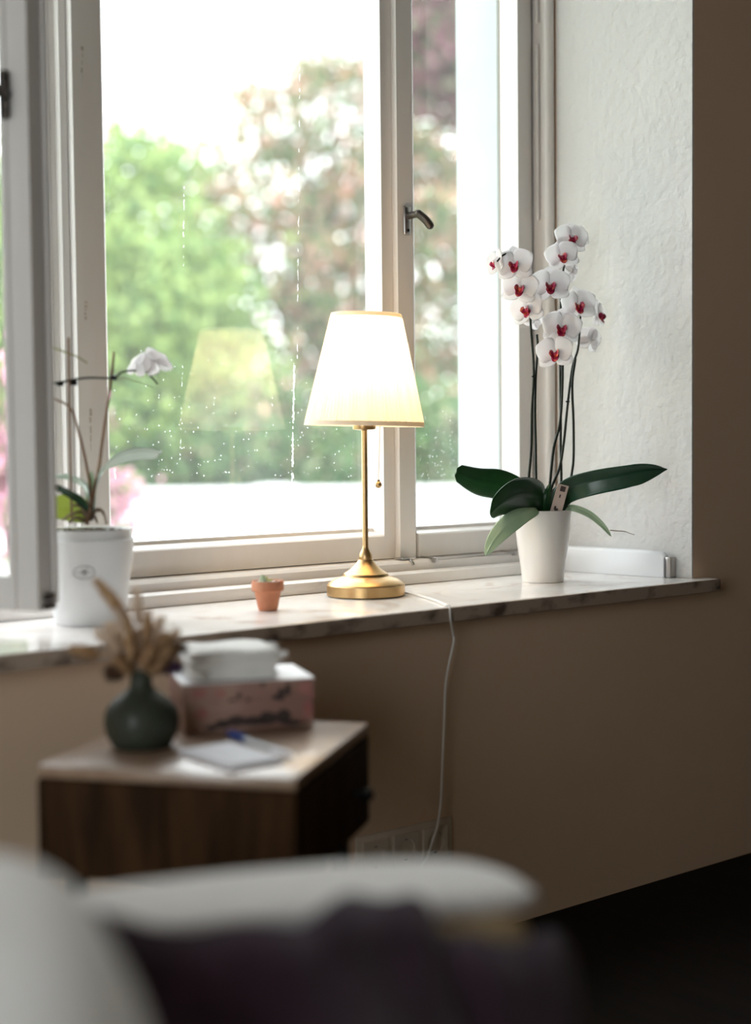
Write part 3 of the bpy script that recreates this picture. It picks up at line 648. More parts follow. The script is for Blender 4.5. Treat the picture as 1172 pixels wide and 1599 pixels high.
# ------------------------------------------------------------------ left orchid
px0, py0 = 1.143, 2.200
orl = root('potted_orchid', 'fading orchid with one white bloom in a matt white pot beside the open sash', 'plant', (px0, py0, SZ))
b = MB()
b.lathe([(.001, .0005), (.0575, .0005), (.0590, .003), (.0625, .03), (.0760, .136), (.0765, .142), (.0745, .1435), (.0725, .143), (.0725, .1445), (.0735, .157), (.0725, .159), (.0700, .158), (.066, .135), (.001, .135)], (px0, py0, SZ), 72, caps=False)
pot = b.build('pot', 'potm', orl, sharp=40)
b = MB(); b.lathe([(.001, .152), (.05, .150), (.069, .145)], (px0, py0, SZ), 32, caps=False)
for k in range(70):
    a = random.uniform(0, 2*PI); r = .062*math.sqrt(random.random()); b.ball((px0+r*math.cos(a), py0+r*math.sin(a), SZ+.152), (random.uniform(.004, .009), random.uniform(.003, .006), .005), 6)
b.build('soil', 'soil', orl)
# emblem on the pot: an oval ring around a small eye-like motif, laid on the curved side
dirc = -Vector((px0, py0, 0)).normalized(); a0 = math.atan2(dirc.y, dirc.x); zc = .091
def onpot(u, v, h=.0006):      # u to image right, v up
    z = zc+v; r = .0625+(.0760-.0625)*(z-.03)/.106+h; a = a0+(u-.008)/r
    return Vector((px0+r*math.cos(a), py0+r*math.sin(a), SZ+z))
b = MB()
b.tube([onpot(.0175*math.cos(2*PI*k/48), .0105*math.sin(2*PI*k/48)) for k in range(48)], .00045, 5, closed=True)
for q in range(9):
    a = 2*PI*q/9; b.tube([onpot(.003*math.cos(a), .003*math.sin(a)), onpot(.0065*math.cos(a), .0052*math.sin(a))], .0005, 5)
b.ball(onpot(0, 0), .0017, 8)
for sg in (1, -1): b.tube([onpot(sg*.008, 0), onpot(sg*.011, .001), onpot(sg*.0145, 0)], .0004, 5)
o = b.build('emblem', 'darkmetal', pot); tag(o, 'thin dark oval emblem')
def sl(pts, r, mt, name='stem', sm=5):
    P = [atY(p[0], p[1], py0+(p[2] if len(p) > 2 else 0)) for p in pts]
    b = MB(); b.tube(P, r, 8, smooth=sm); return b.build(name, mt, orl)
sl([(112, 815), (111.5, 790), (109, 680), (107, 527)], .0022, 'stembrown', 'stake', 2)
sl([(136, 820, -.01), (141, 790, -.01), (154, 731, 0), (160, 686), (172.6, 598), (177, 560), (178, 549)], [.0032, .0020], 'stembrown')
sl([(137, 812), (140, 760), (137, 738), (129.5, 701), (118, 658), (109, 636), (88, 624), (65, 612)], [.0030, .0016], 'stembrown')
sl([(40, 530), (66, 538), (82.5, 543), (105, 551), (122, 558), (136, 567)], [.0020, .0012], 'stemgreen')
sl([(40, 606), (69, 601), (94, 597), (135, 590), (176, 590), (191, 581), (210, 579), (229, 583), (240, 592), (246, 600)], [.0022, .0014], 'stemdark')
sl([(176, 592), (195, 591), (220, 598), (240, 606)], [.0010, .0007], 'stemgreen')
sl([(60, 560), (66, 585), (72, 603), (70, 620)], [.0026, .0018], 'stemgreen')
for (px, py) in ((94, 599), (115, 598), (177, 590)):
    c = atY(px, py, py0); b = MB(); b.box(c.x-.006, c.x+.006, c.y-.003, c.y+.003, c.z-.0042, c.z+.0042, bev=.002); b.build('clip', 'black', orl)
flower(orl, atY(214, 571, py0), facing(-.7, .3, True), .2, .026, lipf=False, openness=.8)
flower(orl, atY(244, 564, py0-.01), facing(.5, .5, True), -.3, .031, lipf=False, openness=.8)
def pl_(px, py, dy=0): return atY(px, py, py0+dy)
leaf(orl, 'leaf', [pl_(143, 800), pl_(148, 760), pl_(163, 728, -.01), pl_(190, 711, -.02), pl_(220, 706, -.03), pl_(249, 708, -.035)], .021, (UPv*.3+toC*.6+RV*.4, UPv*.45+toC*.9), 'leafsil', 'shiny grey-green leaf reaching right', .2,
     prof=lambda t: .25+.75*math.sin(PI*min(1, max(0, t-.2)*1.05+.05))**.8 if t < .97 else .45)
leaf(orl, 'leaf', [pl_(140, 795), pl_(134, 765, .01), pl_(110, 748, .02), pl_(80, 744, .03)], .015, (UPv*.6+toC*.8, UPv*.3+toC), 'leafsil', None, .2)
leaf(orl, 'leaf', [pl_(141, 800), pl_(141, 770), pl_(143, 735)], .008, RV, 'leafpale', None, .3)
leaf(orl, 'leaf', [pl_(139, 798, -.01), pl_(120, 778, -.01), pl_(95, 764, -.02), pl_(68, 750, -.03)], .0065, (UPv*.8+toC*.4, UPv), 'leafgrey', None, .3)
leaf(orl, 'leaf', [pl_(137, 803, .0), pl_(118, 795, .02), pl_(95, 792, .03), pl_(60, 790, .03)], .026, (UPv*.8+toC*.3, UPv*.9+toC*.3), 'leafyel', 'yellowing leaf at the left', .15)
for pts in (((137, 812), (128, 800), (112, 803), (98, 812)), ((140, 808), (152, 795), (161, 800), (166, 817)), ((138, 806), (125, 790), (112, 789)), ((136, 815), (118, 808), (108, 816)), ((142, 812), (148, 798), (158, 797)), ((139, 800), (130, 782), (118, 776)), ((137, 810), (145, 803), (152, 816))):
    sl([(a, c, random.uniform(-.02, .01)) for a, c in pts], [.0034, .0020], 'root', 'root', 4)

# ------------------------------------------------------------------ little terracotta pot
tx0, ty0 = 1.464, 2.138
tp = root('succulent_pot', 'tiny seedling in a small terracotta pot left of the lamp', 'plant', (tx0, ty0, SZ))
b = MB(); b.lathe([(.001, .0005), (.0165, .0005), (.0175, .002), (.0238, .034), (.0275, .035), (.0288, .0365), (.0290, .052), (.0280, .0535), (.0255, .053), (.0245, .045), (.001, .045)], (tx0, ty0, SZ), 48, caps=False)
b.build('pot', 'terra', tp, sharp=35)
b = MB()
for k in range(70):
    a = random.uniform(0, 2*PI); r = .0225*math.sqrt(random.random()); b.ball((tx0+r*math.cos(a), ty0+r*math.sin(a), SZ+.0475+.003*random.random()), random.uniform(.0018, .0034), 6)
b.lathe([(.001, .0465), (.0248, .0465)], (tx0, ty0, SZ), 24, caps=False)
o = b.build('pebbles', 'pebble', tp); tag(o, 'white pebbles', kind='stuff')
def pq(px, py): return atY(px, py, ty0)
for (pts, wd, sd) in (((pq(414, 915), pq(411, 907), pq(409, 897)), .0062, RV), ((pq(414, 915), pq(418, 908), pq(424, 905)), .0045, UPv+toC), ((pq(414, 915), pq(413, 908), pq(417, 900)), .004, RV)):
    leaf(tp, 'leaf', pts, wd, sd, 'leafyel' if wd < .005 else 'leafpale', None, .3, k=4)
b = MB(); b.tube([pq(414, 920), pq(414, 910)], .0012, 6); b.build('stem', 'stemgreen', tp)

# ------------------------------------------------------------------ side table
NT = .53
P0, P1, P2 = [atZ(x, y, NT) for x, y in ((88, 1183), (462, 1215), (575, 1129))]
ux = (P2-P1); dT = ux.length; ux.normalize(); uy = Vector((-ux.y, ux.x, 0)); wT = (P0-P1).length
nt_ = root('side_table', 'small brown wooden side table with one drawer and black legs', 'side table', (P1.x, P1.y, 0))
TN = Matrix.Translation((P1.x, P1.y, 0)) @ Matrix((ux, uy, Vector((0, 0, 1)))).transposed().to_4x4()   # local x along the drawer face, y into the table
HB = .142
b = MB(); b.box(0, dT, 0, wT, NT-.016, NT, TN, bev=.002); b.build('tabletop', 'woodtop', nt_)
b = MB()   # body: open drawer box facing -y side, that is the face running P1-P2
b.box(0, .014, .0, wT, NT-HB, NT-.0165, TN, bev=.001); b.box(dT-.014, dT, 0, wT, NT-HB, NT-.0165, TN, bev=.001)
b.box(.0145, dT-.0145, wT-.014, wT, NT-HB, NT-.0165, TN); b.box(.0145, dT-.0145, 0, wT-.0145, NT-HB, NT-HB+.012, TN)
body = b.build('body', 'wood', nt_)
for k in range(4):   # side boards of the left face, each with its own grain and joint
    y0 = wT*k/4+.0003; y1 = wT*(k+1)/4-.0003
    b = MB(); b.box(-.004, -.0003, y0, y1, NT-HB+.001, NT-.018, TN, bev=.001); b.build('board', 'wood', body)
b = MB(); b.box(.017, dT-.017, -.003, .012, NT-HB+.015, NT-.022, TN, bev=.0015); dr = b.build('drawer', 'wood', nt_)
kc = TN @ Vector((dT*.70, -.004, NT-.078))
kp = atD(541, 1243, 1)
b = MB(); oy_ = -uy
b.tube([kc, kc+oy_*.016], .0045, 10); b.ball(kc+oy_*.021, .0095, 14); b.build('knob', 'black', dr)
for (a, c) in ((.035, .035), (dT-.035, .035), (.035, wT-.035), (dT-.035, wT-.035)):
    q = TN @ Vector((a, c, 0)); b = MB(); b.lathe([(.009, .0005), (.0135, NT-HB-.0005)], (q.x, q.y, 0), 16); b.build('leg', 'black', nt_)

# green vase
vc = atZ(222, 1166, NT)
vz = root('vase', 'round sage green vase with a narrow neck on the side table', 'vase', (vc.x, vc.y, NT))
b = MB(); b.lathe([(.001, .001), (.037, .001), (.040, .004), (.0475, .018), (.0505, .034), (.0485, .049), (.040, .062), (.026, .072), (.0165, .080), (.0142, .088), (.0145, .098), (.0165, .104), (.0150, .105), (.0122, .098), (.0120, .085), (.001, .080)], (vc.x, vc.y, NT), 48, caps=False)
b.build('body', 'vase', vz, sharp=50)
# dried grasses, each its own stem standing in the vase
mouth = Vector((vc.x, vc.y, NT+.095))
def dist_of(v): return (v-Vector(CAM)).dot(Vector(D_))
dv = dist_of(mouth)
def seed_head(nm, a, c, rad, mt, label, dd=0.0, group=None, hairs=520, hl=.75, cat='dried grass', base=None):
    A = atD(a[0], a[1], dv+dd); B = atD(c[0], c[1], dv+dd*1.2); ax = (B-A); Ln = ax.length; ax.normalize()
    foot = Vector((vc.x+random.uniform(-.007, .007), vc.y+random.uniform(-.007, .007), NT+.083)); neck = mouth+Vector((random.uniform(-.007, .007), random.uniform(-.007, .007), .012))
    r = root(nm, label, cat, (foot.x, foot.y, foot.z), group)
    b = MB(); b.tube([foot, neck, neck.lerp(A, .55)+Vector((0, 0, .012)), A], .0011, 6, smooth=4); b.build('stem', mt, r)
    b = MB(); s1 = ax.orthogonal().normalized(); s2 = ax.cross(s1)
    F3 = Matrix((s1, s2, ax)).transposed()
    b.lathe([(.001, 0), (rad*.42, Ln*.10), (rad*.55, Ln*.35), (rad*.55, Ln*.65), (rad*.4, Ln*.9), (.001, Ln)], A, 10, T=F3, caps=False)
    for k in range(hairs):
        t = random.random(); ph = random.uniform(0, 2*PI); rr = rad*.5*math.sin(PI*min(1, .15+t*.8))
        d = (s1*math.cos(ph)+s2*math.sin(ph)); p = A+ax*Ln*t+d*rr; q = p+(d*.75+ax*random.uniform(.2, .9)).normalized()*rad*hl*random.uniform(.5, 1.2)
        sd = ax.cross(d)*.0012; b.add([p-sd, p+sd, q], [(0, 1, 2)])
    b.build('seed_head', mt, r, smooth=False); return r
G = 'dried grasses in the green vase'
seed_head('dried_grass', (200, 968), (150, 906), .013, 'grass', 'tall tan dried grass plume leaning left, highest in the vase', .0, G)
seed_head('dried_grass', (217, 975), (213, 918), .010, 'grasspale', 'pale upright dried grass plume just right of the tallest one', .0, G)
seed_head('dried_grass', (205, 1035), (200, 962), .012, 'grass', 'tan dried grass standing in the middle of the bunch', -.015, G)
seed_head('dried_grass', (226, 1010), (232, 955), .011, 'grass', 'tan dried grass leaning slightly right in the bunch', .0, G)
seed_head('dried_grass', (156, 1024), (112, 1013), .012, 'grass', 'short tan grass head sticking out level to the far left', .0, G)
seed_head('dried_grass', (200, 1010), (150, 988), .014, 'grasspale', 'fluffy cream grass head above the level left one', .01, G)
seed_head('dried_grass', (188, 1000), (170, 975), .013, 'grasspale', 'small cream grass tuft in front of the white pot', .01, G)
seed_head('dried_grass', (234, 1005), (252, 965), .012, 'grasspale', 'wispy cream grass head at the upper right of the bunch', .01, G)
seed_head('dried_grass', (250, 1020), (278, 985), .012, 'grasspale', 'wispy cream grass reaching right over the box', .01, G)
seed_head('dried_grass', (236, 1035), (268, 1012), .015, 'grass', 'tan grass head bending right behind the vase neck', -.01, G)
seed_head('dried_grass', (222, 1045), (238, 1010), .015, 'grass', 'broad tan grass head low in the middle', -.02, G)
seed_head('dried_flower', (196, 1048), (168, 1052), .016, 'grassbrown', 'dark brown dried flower drooping left of the vase neck', -.01, G, cat='dried flower')
seed_head('dried_flower', (214, 1048), (196, 1022), .016, 'grassbrown', 'dark brown dried flower in the heart of the bunch', .0, G, cat='dried flower')
seed_head('dried_flower', (246, 1040), (284, 1044), .014, 'grasspurple', 'dark purple dried flower beside the white cloth', .0, G, cat='dried flower')
seed_head('dried_flower', (252, 1022), (290, 1010), .012, 'grassbrown', 'brown dried flower nearest the cloth, above the purple one', .01, G, cat='dried flower')

for a, c, rad, mt_, lb in (((188, 1018), (172, 1000), .012, 'grasspale', 'small cream tuft left of centre, below the fluffy cream head'),
        ((212, 1022), (216, 985), .013, 'grasspale', 'cream grass head directly above the vase neck'),
        ((246, 1012), (262, 992), .012, 'grass', 'small tan head between the two wispy right ones'),
        ((206, 1052), (180, 1030), .014, 'grass', 'tan grass head low on the left, above the drooping brown flower'),
        ((230, 1050), (256, 1032), .014, 'grass', 'tan grass head low on the right, left of the purple flower'),
        ((196, 985), (184, 950), .009, 'grasspale', 'thin cream spike beside the tallest plume')):
    seed_head('dried_grass', a, c, rad, mt_, lb, random.uniform(-.015, .015), G)

# ------------------------------------------------------------------ storage box, cloth, notepad, pen
BH = .070
A = atZ(286, 1147, NT+.001); B = atZ(492, 1133, NT+.001); bx = (B-A); wB = bx.length; bx.normalize(); by = Vector((-bx.y, bx.x, 0)); dB = .135
box = root('storage_box', 'rose and brown printed storage box with white lid on the side table', 'box', (A.x, A.y, NT+.0005))
TB = Matrix.Translation((A.x, A.y, NT+.0005)) @ Matrix((bx, by, Vector((0, 0, 1)))).transposed().to_4x4()
b = MB(); b.box(.002, wB-.002, .002, dB-.002, 0, BH-.020, TB, bev=.001); bd = b.build('body', 'boxside', box)
b = MB(); b.box(0, wB, 0, dB, BH-.030, BH-.0012, TB, bev=.0008); lid = b.build('lid', 'boxside', box)
b = MB(); b.box(.0005, wB-.0005, .0005, dB-.0005, BH-.0012, BH, TB); o = b.build('lid_top', 'lid', lid, smooth=False); tag(o, 'white top of the lid')
def blot(parent, mt, pts, y0, name='printed_pattern'):
    for poly in pts:
        b = MB(); b.prism([(x*wB, z*BH) for x, z in poly], y0-.0004, y0-.0001, TB, axis='y'); b.build(name, mt, parent, smooth=False)
def cir(cx, cz, rx, rz, n=12, j=.15): return [(cx+rx*math.cos(2*PI*k/n)*random.uniform(1-j, 1+j), cz+rz*math.sin(2*PI*k/n)*random.uniform(1-j, 1+j)) for k in range(n)]
blot(bd, 'print_dark', [cir(.30, .16, .06, .09), cir(.40, .20, .07, .12), cir(.52, .18, .09, .10), cir(.64, .22, .08, .14), cir(.76, .24, .06, .16), cir(.84, .1, .1, .06), cir(.22, .1, .05, .06)], .002)
blot(lid, 'print_dark', [cir(.74, .70, .03, .13), cir(.79, .78, .025, .14), cir(.70, .64, .03, .06), cir(.60, .92, .018, .05), cir(.37, .64, .03, .03), cir(.42, .72, .02, .06), cir(.49, .63, .02, .04)], 0)
blot(lid, 'print_pink', [cir(.93, .80, .055, .15), cir(.97, .64, .03, .06), cir(.12, .82, .06, .1), cir(.28, .78, .04, .06)], 0)
blot(bd, 'print_pink', [cir(.95, .34, .04, .2), cir(.14, .4, .05, .12), cir(.9, .12, .03, .06)], .002)
# folded cloth with tassels
fc = root('folded_cloth', 'folded white cotton cloth with tasselled corners on top of the box', 'cloth', tuple(TB @ Vector((wB*.42, dB*.5, BH+.0005))))
def pillow(x0, x1, y0, y1, z0, z1, T, nx=16, ny=10, amp=.002, roll=.006):
    """soft folded layer: rounded slab with gentle waves"""
    rows = []; prof = [(-1, -.0), (-.99, -.8), (-.9, -1), (.9, -1), (.99, -.8), (1, 0), (.99, .8), (.9, 1), (.45, 1.04), (0, 1.05), (-.45, 1.04), (-.9, 1), (-.99, .8), (-1, 0)]
    zc, hz = (z0+z1)/2, (z1-z0)/2
    for i in range(nx+1):
        u = i/nx; x = x0+(x1-x0)*u; s_ = min(1, (min(u, 1-u)*nx*.9+.25))**.5 if i in (0, nx) else 1
        rows.append([T @ Vector((x+amp*math.sin(a*7), (y0+y1)/2+a*(y1-y0)/2*(.97 if i in (0, nx) else 1), zc+c*hz*(.45 if i in (0, nx) else 1)+(amp*math.sin(9*u+2*a)*(1 if c > .5 else 0)))) for a, c in prof])
    return rows
b = MB()
for k in range(4):
    z0 = BH+.001+k*.0095; j = .003*math.sin(k*2.1)
    rows = pillow(wB*.08+j, wB*.74-j, dB*.10+j, dB*.86, z0, z0+.0105+(k == 3)*.003, TB, amp=.0007 if k < 3 else .0014); b.grid(rows)
    n_ = len(rows[0])
    b.f.append(tuple(len(b.v)-n_*len(rows)+i for i in range(n_-1))); b.mi.append(0); b.f.append(tuple(len(b.v)-n_+i for i in range(n_-1))[::-1]); b.mi.append(0)
b.build('folded_layers', 'cloth', fc, sharp=60)
for (x, y, z) in ((.755, .15, .034), (.765, .62, .038), (.76, .40, .020), (.12, .06, .012)):
    q = TB @ Vector((wB*x, dB*y, BH+z)); b = MB(); b.ball(q, .0042, 8)
    for k in range(16):
        a = random.uniform(0, 2*PI); dd = bx*random.uniform(.5, 1)+by*math.sin(a)*.5+Vector((0, 0, math.cos(a)*.5-.1)); b.tube([q, q+dd*.006, q+dd*.012+Vector((0, 0, -.002))], .0009, 5)
    b.build('tassel', 'cloth', fc)
# notepad
c4 = [atZ(x, y, NT+.008) for x, y in ((279, 1170), (350, 1155), (434, 1181), (361, 1196))]
npd = root('notepad', 'small white notepad lying in front of the printed box', 'notepad', (c4[0].x, c4[0].y, NT+.0005))
e1 = (c4[3]-c4[0]); e2 = (c4[1]-c4[0]); w1 = e1.length; e1.normalize(); e2 = e2-e1*e2.dot(e1); e2.z = 0; w2 = e2.length; e2.normalize()
TP = Matrix.Translation((c4[0].x, c4[0].y, NT+.0005)) @ Matrix((e1, e2, Vector((0, 0, 1)))).transposed().to_4x4()
b = MB(); b.box(0, w1, 0, w2, 0, .0015, TP); b.build('backing_board', 'board', npd, smooth=False)
b = MB()
for k in range(5): b.box(.0004*k, w1-.0003*k, .0003*(k % 2), w2-.0003, .0016+k*.0012, .0027+k*.0012, TP)
b.build('sheets', 'paper', npd, smooth=False)
# pen, resting on the table and the pad's corner
A = atZ(357, 1146, NT+.009); B = atZ(459, 1181, NT+.0065); dp = (B-A).normalized()
pen = root('ballpoint_pen', 'blue-capped pen lying across the corner of the notepad', 'pen', tuple(A))
Lp = (B-A).length; Fp = frame_of(dp, (0, 0, 1)); TZ = Matrix((Fp.col[1], Fp.col[2], Fp.col[0])).transposed()
b = MB(); b.lathe([(.003, 0), (.0048, .002), (.0052, Lp*.27)], A, 16, T=TZ); cap = b.build('cap', 'blue', pen, sharp=50)
b = MB(); q = A+Fp @ Vector((Lp*.02, 0, .0055)); b.tube([q, q+dp*Lp*.24], .0012, 6); b.build('clip', 'blue', cap)
b = MB(); b.lathe([(.0040, Lp*.27), (.0040, Lp*.70)], A, 14, T=TZ); b.build('barrel', 'clearp', pen)
b = MB(); b.lathe([(.0044, Lp*.70), (.0046, Lp*.90), (.0024, Lp*.97), (.0008, Lp)], A, 14, T=TZ); b.build('tip', 'paper', pen, sharp=50)

# ------------------------------------------------------------------ armchair in the foreground
AZ = .55
a0_ = atZ(100, 1400, AZ); a1_ = atZ(815, 1362, AZ); a1_ = Vector((.905, .955, AZ)); a0_ = Vector((.545, 1.095, AZ))
ua = (a1_-a0_).normalized(); va = Vector((ua.y, -ua.x, 0))      # va: towards the camera side
if va.y > 0: va = -va
ch = root('armchair', 'cream upholstered armchair with a rounded arm in the near foreground', 'armchair', (a0_.x, a0_.y, 0))
TA = Matrix.Translation((a0_.x, a0_.y, 0)) @ Matrix((ua, va, Vector((0, 0, 1)))).transposed().to_4x4()   # x forward, y to the camera (left-handed is fine for points)
def soft(x0, x1, y0, y1, z0, z1, e=.35, n=24, T=TA, bulge=0, f=None):
    """superellipsoid cushion"""
    c = Vector(((x0+x1)/2, (y0+y1)/2, (z0+z1)/2)); h = Vector(((x1-x0)/2, (y1-y0)/2, (z1-z0)/2)); P = []
    sg = lambda v, q: math.copysign(abs(v)**q, v)
    for i in range(n+1):
        ph = -PI/2+PI*i/n; row = []
        for k in range(2*n+1):
            th = 2*PI*k/(2*n); p = Vector((sg(math.cos(ph), e)*sg(math.cos(th), e)*h.x, sg(math.cos(ph), e)*sg(math.sin(th), e)*h.y, sg(math.sin(ph), e)*h.z))+c
            if f: p = f(p)
            row.append(T @ p)
        P.append(row)
    return P
LA = (a1_-a0_).length
def armf(p):
    t = p.x/LA; q = p.copy(); q.z += .006*math.sin(3*t) - .004*max(0, t-.9)/.1 + .008*(1-t)*(1 if p.z > .45 else 0); return q
for (y0, y1, x1) in ((-.012, .118, LA+.006), (.62, .735, LA)):
    b = MB(); b.grid(soft(-.10, x1, y0, y1, .532, AZ+.006, .5, f=armf)); ar = b.build('arm', 'sofa', ch, sharp=80)
    b = MB(); b.grid(soft(-.10, x1-.012, y0+.008, y1-.001, .16, .547, .2)); o = b.build('shaded_arm_side', 'sofashade', ar, sharp=80); tag(o, 'side of the cream arm, shade painted in tan')
b = MB(); b.grid(soft(.0, LA+.02, .118, .617, .24, .42, .3)); b.build('seat_cushion', 'sofa', ch, sharp=80)
b = MB(); b.grid(soft(-.12, LA-.01, .02, .715, .10, .235, .2)); b.build('seat_frame', 'sofa', ch, sharp=80)
def backf(p):
    q = p.copy(); v = (p.y-.3675)/.3675; q.z += (1-v*v)*.07*max(0, (p.z-.3))/.35; q.x -= .14*max(0, p.z-.3); q.x -= .045*v*v; return q
b = MB(); b.grid(soft(-.18, .052, .02, .74, .12, .610, .45, 30, f=backf)); b.build('backrest', 'sofa', ch, sharp=80)
for (x, y) in ((-.06, .06), (LA-.07, .06), (-.06, .68), (LA-.07, .68)):
    b = MB(); q = TA @ Vector((x, y, 0)); b.lathe([(.012, .0005), (.02, .105)], (q.x, q.y, 0), 14); b.build('leg', 'woodtop', ch)
# blanket thrown over the seat, its top edge up on the arm
ridge = [(66, 1415, .580, .00), (100, 1430, .590, .02), (200, 1442, .592, .03), (320, 1452, .592, .03), (440, 1450, .592, .03), (500, 1425, .592, .02), (560, 1405, .590, .0), (620, 1402, .586, 0), (665, 1420, .572, 0), (695, 1462, .552, 0), (760, 1476, .546, 0), (820, 1468, .540, 0), (870, 1466, .530, 0), (890, 1480, .520, 0)]
top = spline([atZ(x, y, z) for x, y, z, _ in ridge], 5); N = len(top); rows = []
J = 26
for j in range(-3, J+1):
    row = []
    for i, p in enumerate(top):
        u = i/(N-1); q = p.copy(); s_ = j/J
        if j < 0: q = p-va*.012*(-j)*.5+Vector((0, 0, -.020*(-j)**1.2*.6))
        else:
            w_ = s_*.60; q = p+va*w_+Vector((0, 0, 0))
            drop = .11*(1-math.exp(-s_*7))+.015*math.sin(u*11+s_*5)*min(1, s_*4)+.010*math.sin(u*27+s_*2)*min(1, s_*3)
            q.z = p.z-.004*math.sin(u*40)*math.exp(-s_*9)-drop
            q.z = max(q.z, .43+.004*math.sin(u*20+s_*9))if u < .72 else q.z-.30*((u-.72)/.28)**1.1*min(1, s_*3)
        row.append(q)
    rows.append(row)
b = MB(); b.grid(rows); bl = b.build('blanket', 'blanket', None, sharp=180, solid=.006)
tag(bl, 'dark purple wool blanket thrown over the armchair seat', 'blanket')

# ------------------------------------------------------------------ outside
g = MB(); g.box(-60, 90, 2.75, 130, -3.2, -3.0); lawn = g.build('ground', 'lawn', smooth=False); tag(lawn, 'lawn far below behind the trees', kind='structure')
DV = Vector((sy, cy, 0)); RT = Vector((cy, -sy, 0))
def gp(dep, lat, z): return Vector((0, 0, 0))+DV*dep+RT*lat+Vector((0, 0, z))
RZ = .098
nb = root('flat_roofed_annexe', 'white flat-roofed outbuilding beyond the window in front of the trees', 'building', tuple(gp(19, -3, -3)))
TO = Matrix.Translation(gp(0, 0, 0)) @ Matrix((RT, DV, Vector((0, 0, 1)))).transposed().to_4x4()
b = MB(); b.box(-11, 5.5, 10.8, 26.0, -2.999, RZ-.25, TO); b.build('wall', 'ext', nb, smooth=False)
b = MB(); b.box(-11.2, 5.7, 10.6, 26.2, RZ-.25, RZ, TO); b.build('roof', 'gravel', nb, smooth=False)
q = atD(430, 758, 24.9)
b = MB(); b.ball((q.x, q.y, RZ), (.50, .50, .09), 20); b.lathe([(.55, 0), (.55, .03)], (q.x, q.y, RZ), 24); b.build('skylight', 'gravel', nb)

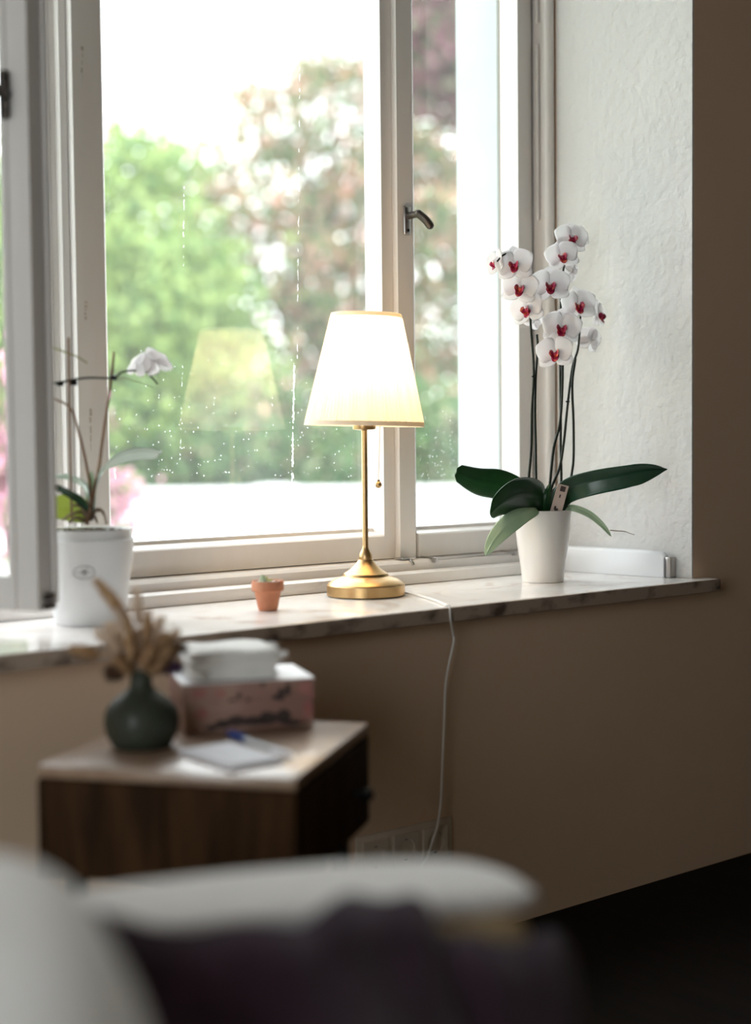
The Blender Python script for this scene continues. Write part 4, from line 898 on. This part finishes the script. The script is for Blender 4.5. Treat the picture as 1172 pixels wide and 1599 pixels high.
def foliage(name, blobs, dep, nleaf, mats, wts, size, label, group, seed, base_px, trunk_r=.16, clump=.45, spread=1.0, flat=1.0, per=34):
    """blobs: (px, py, rx, ry) of crown masses seen from the window, at distance dep; becomes a real crown around a trunk"""
    rg = np.random.default_rng(seed)
    tot = sum(b_[2]*b_[3] for b_ in blobs); cs = []
    for (px, py, rx, ry) in blobs:
        k = int(nleaf*rx*ry/tot); c = np.array(atD(px, py, dep)); s_ = dep/F
        rx_, ry_ = rx*s_, ry*s_; rd = (rx_+ry_)/2
        nc = max(6, int(k/per)); u = rg.normal(size=(nc, 3)); u /= np.linalg.norm(u, axis=1)[:, None]; u *= (rg.random(nc)**.42)[:, None]
        cc = c+u[:, :1]*rx_*np.array([[RT.x, RT.y, 0]])+u[:, 1:2]*rd*spread*np.array([[DV.x, DV.y, 0]])+u[:, 2:]*ry_*np.array([[0, 0, 1]])
        idx = rg.integers(0, nc, k); cs.append(cc[idx]+rg.normal(size=(k, 3))*clump*np.array([1, 1, .7*flat]))
        if k == 0: continue
    C_ = np.vstack(cs); n = len(C_)
    a = rg.normal(size=(n, 3)); a /= np.linalg.norm(a, axis=1)[:, None]; b2 = rg.normal(size=(n, 3)); b2 = np.cross(a, b2); b2 /= np.linalg.norm(b2, axis=1)[:, None]
    sz = size*rg.uniform(.7, 1.3, n)[:, None]
    V = np.stack([C_-a*sz, C_+b2*sz*.55, C_+a*sz, C_-b2*sz*.55], 1).reshape(-1, 3)
    foot = gp((atD(base_px, 700, dep)-Vector(CAM)).dot(DV), (atD(base_px, 700, dep)-Vector(CAM)).dot(RT), -3)
    r = root(name, label, 'tree' if 'tree' in name else 'shrub', tuple(foot), group)
    me = bpy.data.meshes.new('foliage'); me.vertices.add(4*n); me.vertices.foreach_set('co', (V-np.array(foot)).ravel())
    me.loops.add(4*n); me.loops.foreach_set('vertex_index', np.arange(4*n)); me.polygons.add(n); me.polygons.foreach_set('loop_start', np.arange(0, 4*n, 4))
    me.polygons.foreach_set('material_index', rg.choice(len(mats), n, p=wts)); me.update(); me.validate()
    o = link('foliage', me, r, mats); tag(o, kind='stuff')
    # trunk and boughs into each mass
    mid_ = C_.mean(0); b = MB(); top_ = Vector(mid_); fk = foot.lerp(top_, .45); fk.x, fk.y = foot.x*.7+top_.x*.3, foot.y*.7+top_.y*.3
    b.tube([foot, foot.lerp(fk, .5)+Vector((.1, 0, 0)), fk], [trunk_r, trunk_r*.7], 10, smooth=3); tr = b.build('trunk', 'bark', r)
    for (px, py, rx, ry) in blobs:
        q = atD(px, py, dep); b = MB(); b.tube([fk, fk.lerp(q, .5)+Vector((rg.normal()*.2, 0, .2)), q], [trunk_r*.5, trunk_r*.12], 8, smooth=4); b.build('bough', 'bark', tr)
    return r
GT = 'trees beyond the flat roof'
foliage('leafy_tree', [(-60, 330, 120, 130), (60, 420, 130, 150), (215, 270, 85, 85), (180, 420, 140, 150), (300, 470, 110, 120), (200, 600, 160, 150), (330, 640, 110, 120), (20, 620, 160, 150)], 30, 26000, ['lf_green', 'lf_green2', 'lf_dark'], [.6, .3, .1], .13,
        'bright green leafy tree at the left behind the glass', GT, 3, 150, .3)
foliage('flowering_tree', [(520, 105, 75, 55), (470, 170, 60, 60), (590, 120, 70, 70), (640, 230, 100, 90), (720, 250, 90, 80), (400, 215, 90, 85), (560, 230, 110, 110), (320, 300, 80, 80), (450, 330, 130, 120), (590, 390, 140, 140), (430, 480, 120, 120), (560, 560, 150, 140), (700, 350, 110, 130), (700, 560, 120, 140), (430, 640, 110, 110), (820, 450, 140, 160)], 33.5, 23000, ['lf_olive', 'lf_green2', 'lf_pink', 'lf_dark'], [.38, .22, .30, .10], .125,
        'tall loose tree with salmon blossom in the middle of the view', GT, 5, 520, .28, clump=.36, per=60)
foliage('copper_tree', [(700, 100, 75, 95), (800, 40, 130, 120), (680, 10, 80, 70), (670, 80, 50, 60), (780, 150, 90, 70), (660, 150, 45, 40)], 28, 10000, ['lf_purple', 'lf_dark', 'lf_olive'], [.72, .18, .1], .11,
        'dark copper-leaved tree at the top of the right pane', GT, 9, 900, .2, clump=.3)
foliage('evergreen_hedge', [(k*95-150, 690+15*math.sin(k*2), 95, 85) for k in range(13)], 29.5, 24000, ['lf_green2', 'lf_dark', 'lf_pink', 'lf_olive'], [.38, .44, .06, .12], .12,
        'dense dark green hedge along the far edge of the white roof', GT, 12, 420, .12, clump=.35)
foliage('rose_shrub', [(75, 690, 60, 90), (110, 800, 75, 80), (160, 790, 55, 60), (20, 760, 90, 110), (60, 600, 30, 50)], 10.2, 5200, ['lf_rose', 'lf_green2', 'lf_purple'], [.6, .28, .12], .045,
        'rose-pink flowering shrub at the lower left outside', None, 15, 60, .05, clump=.10)
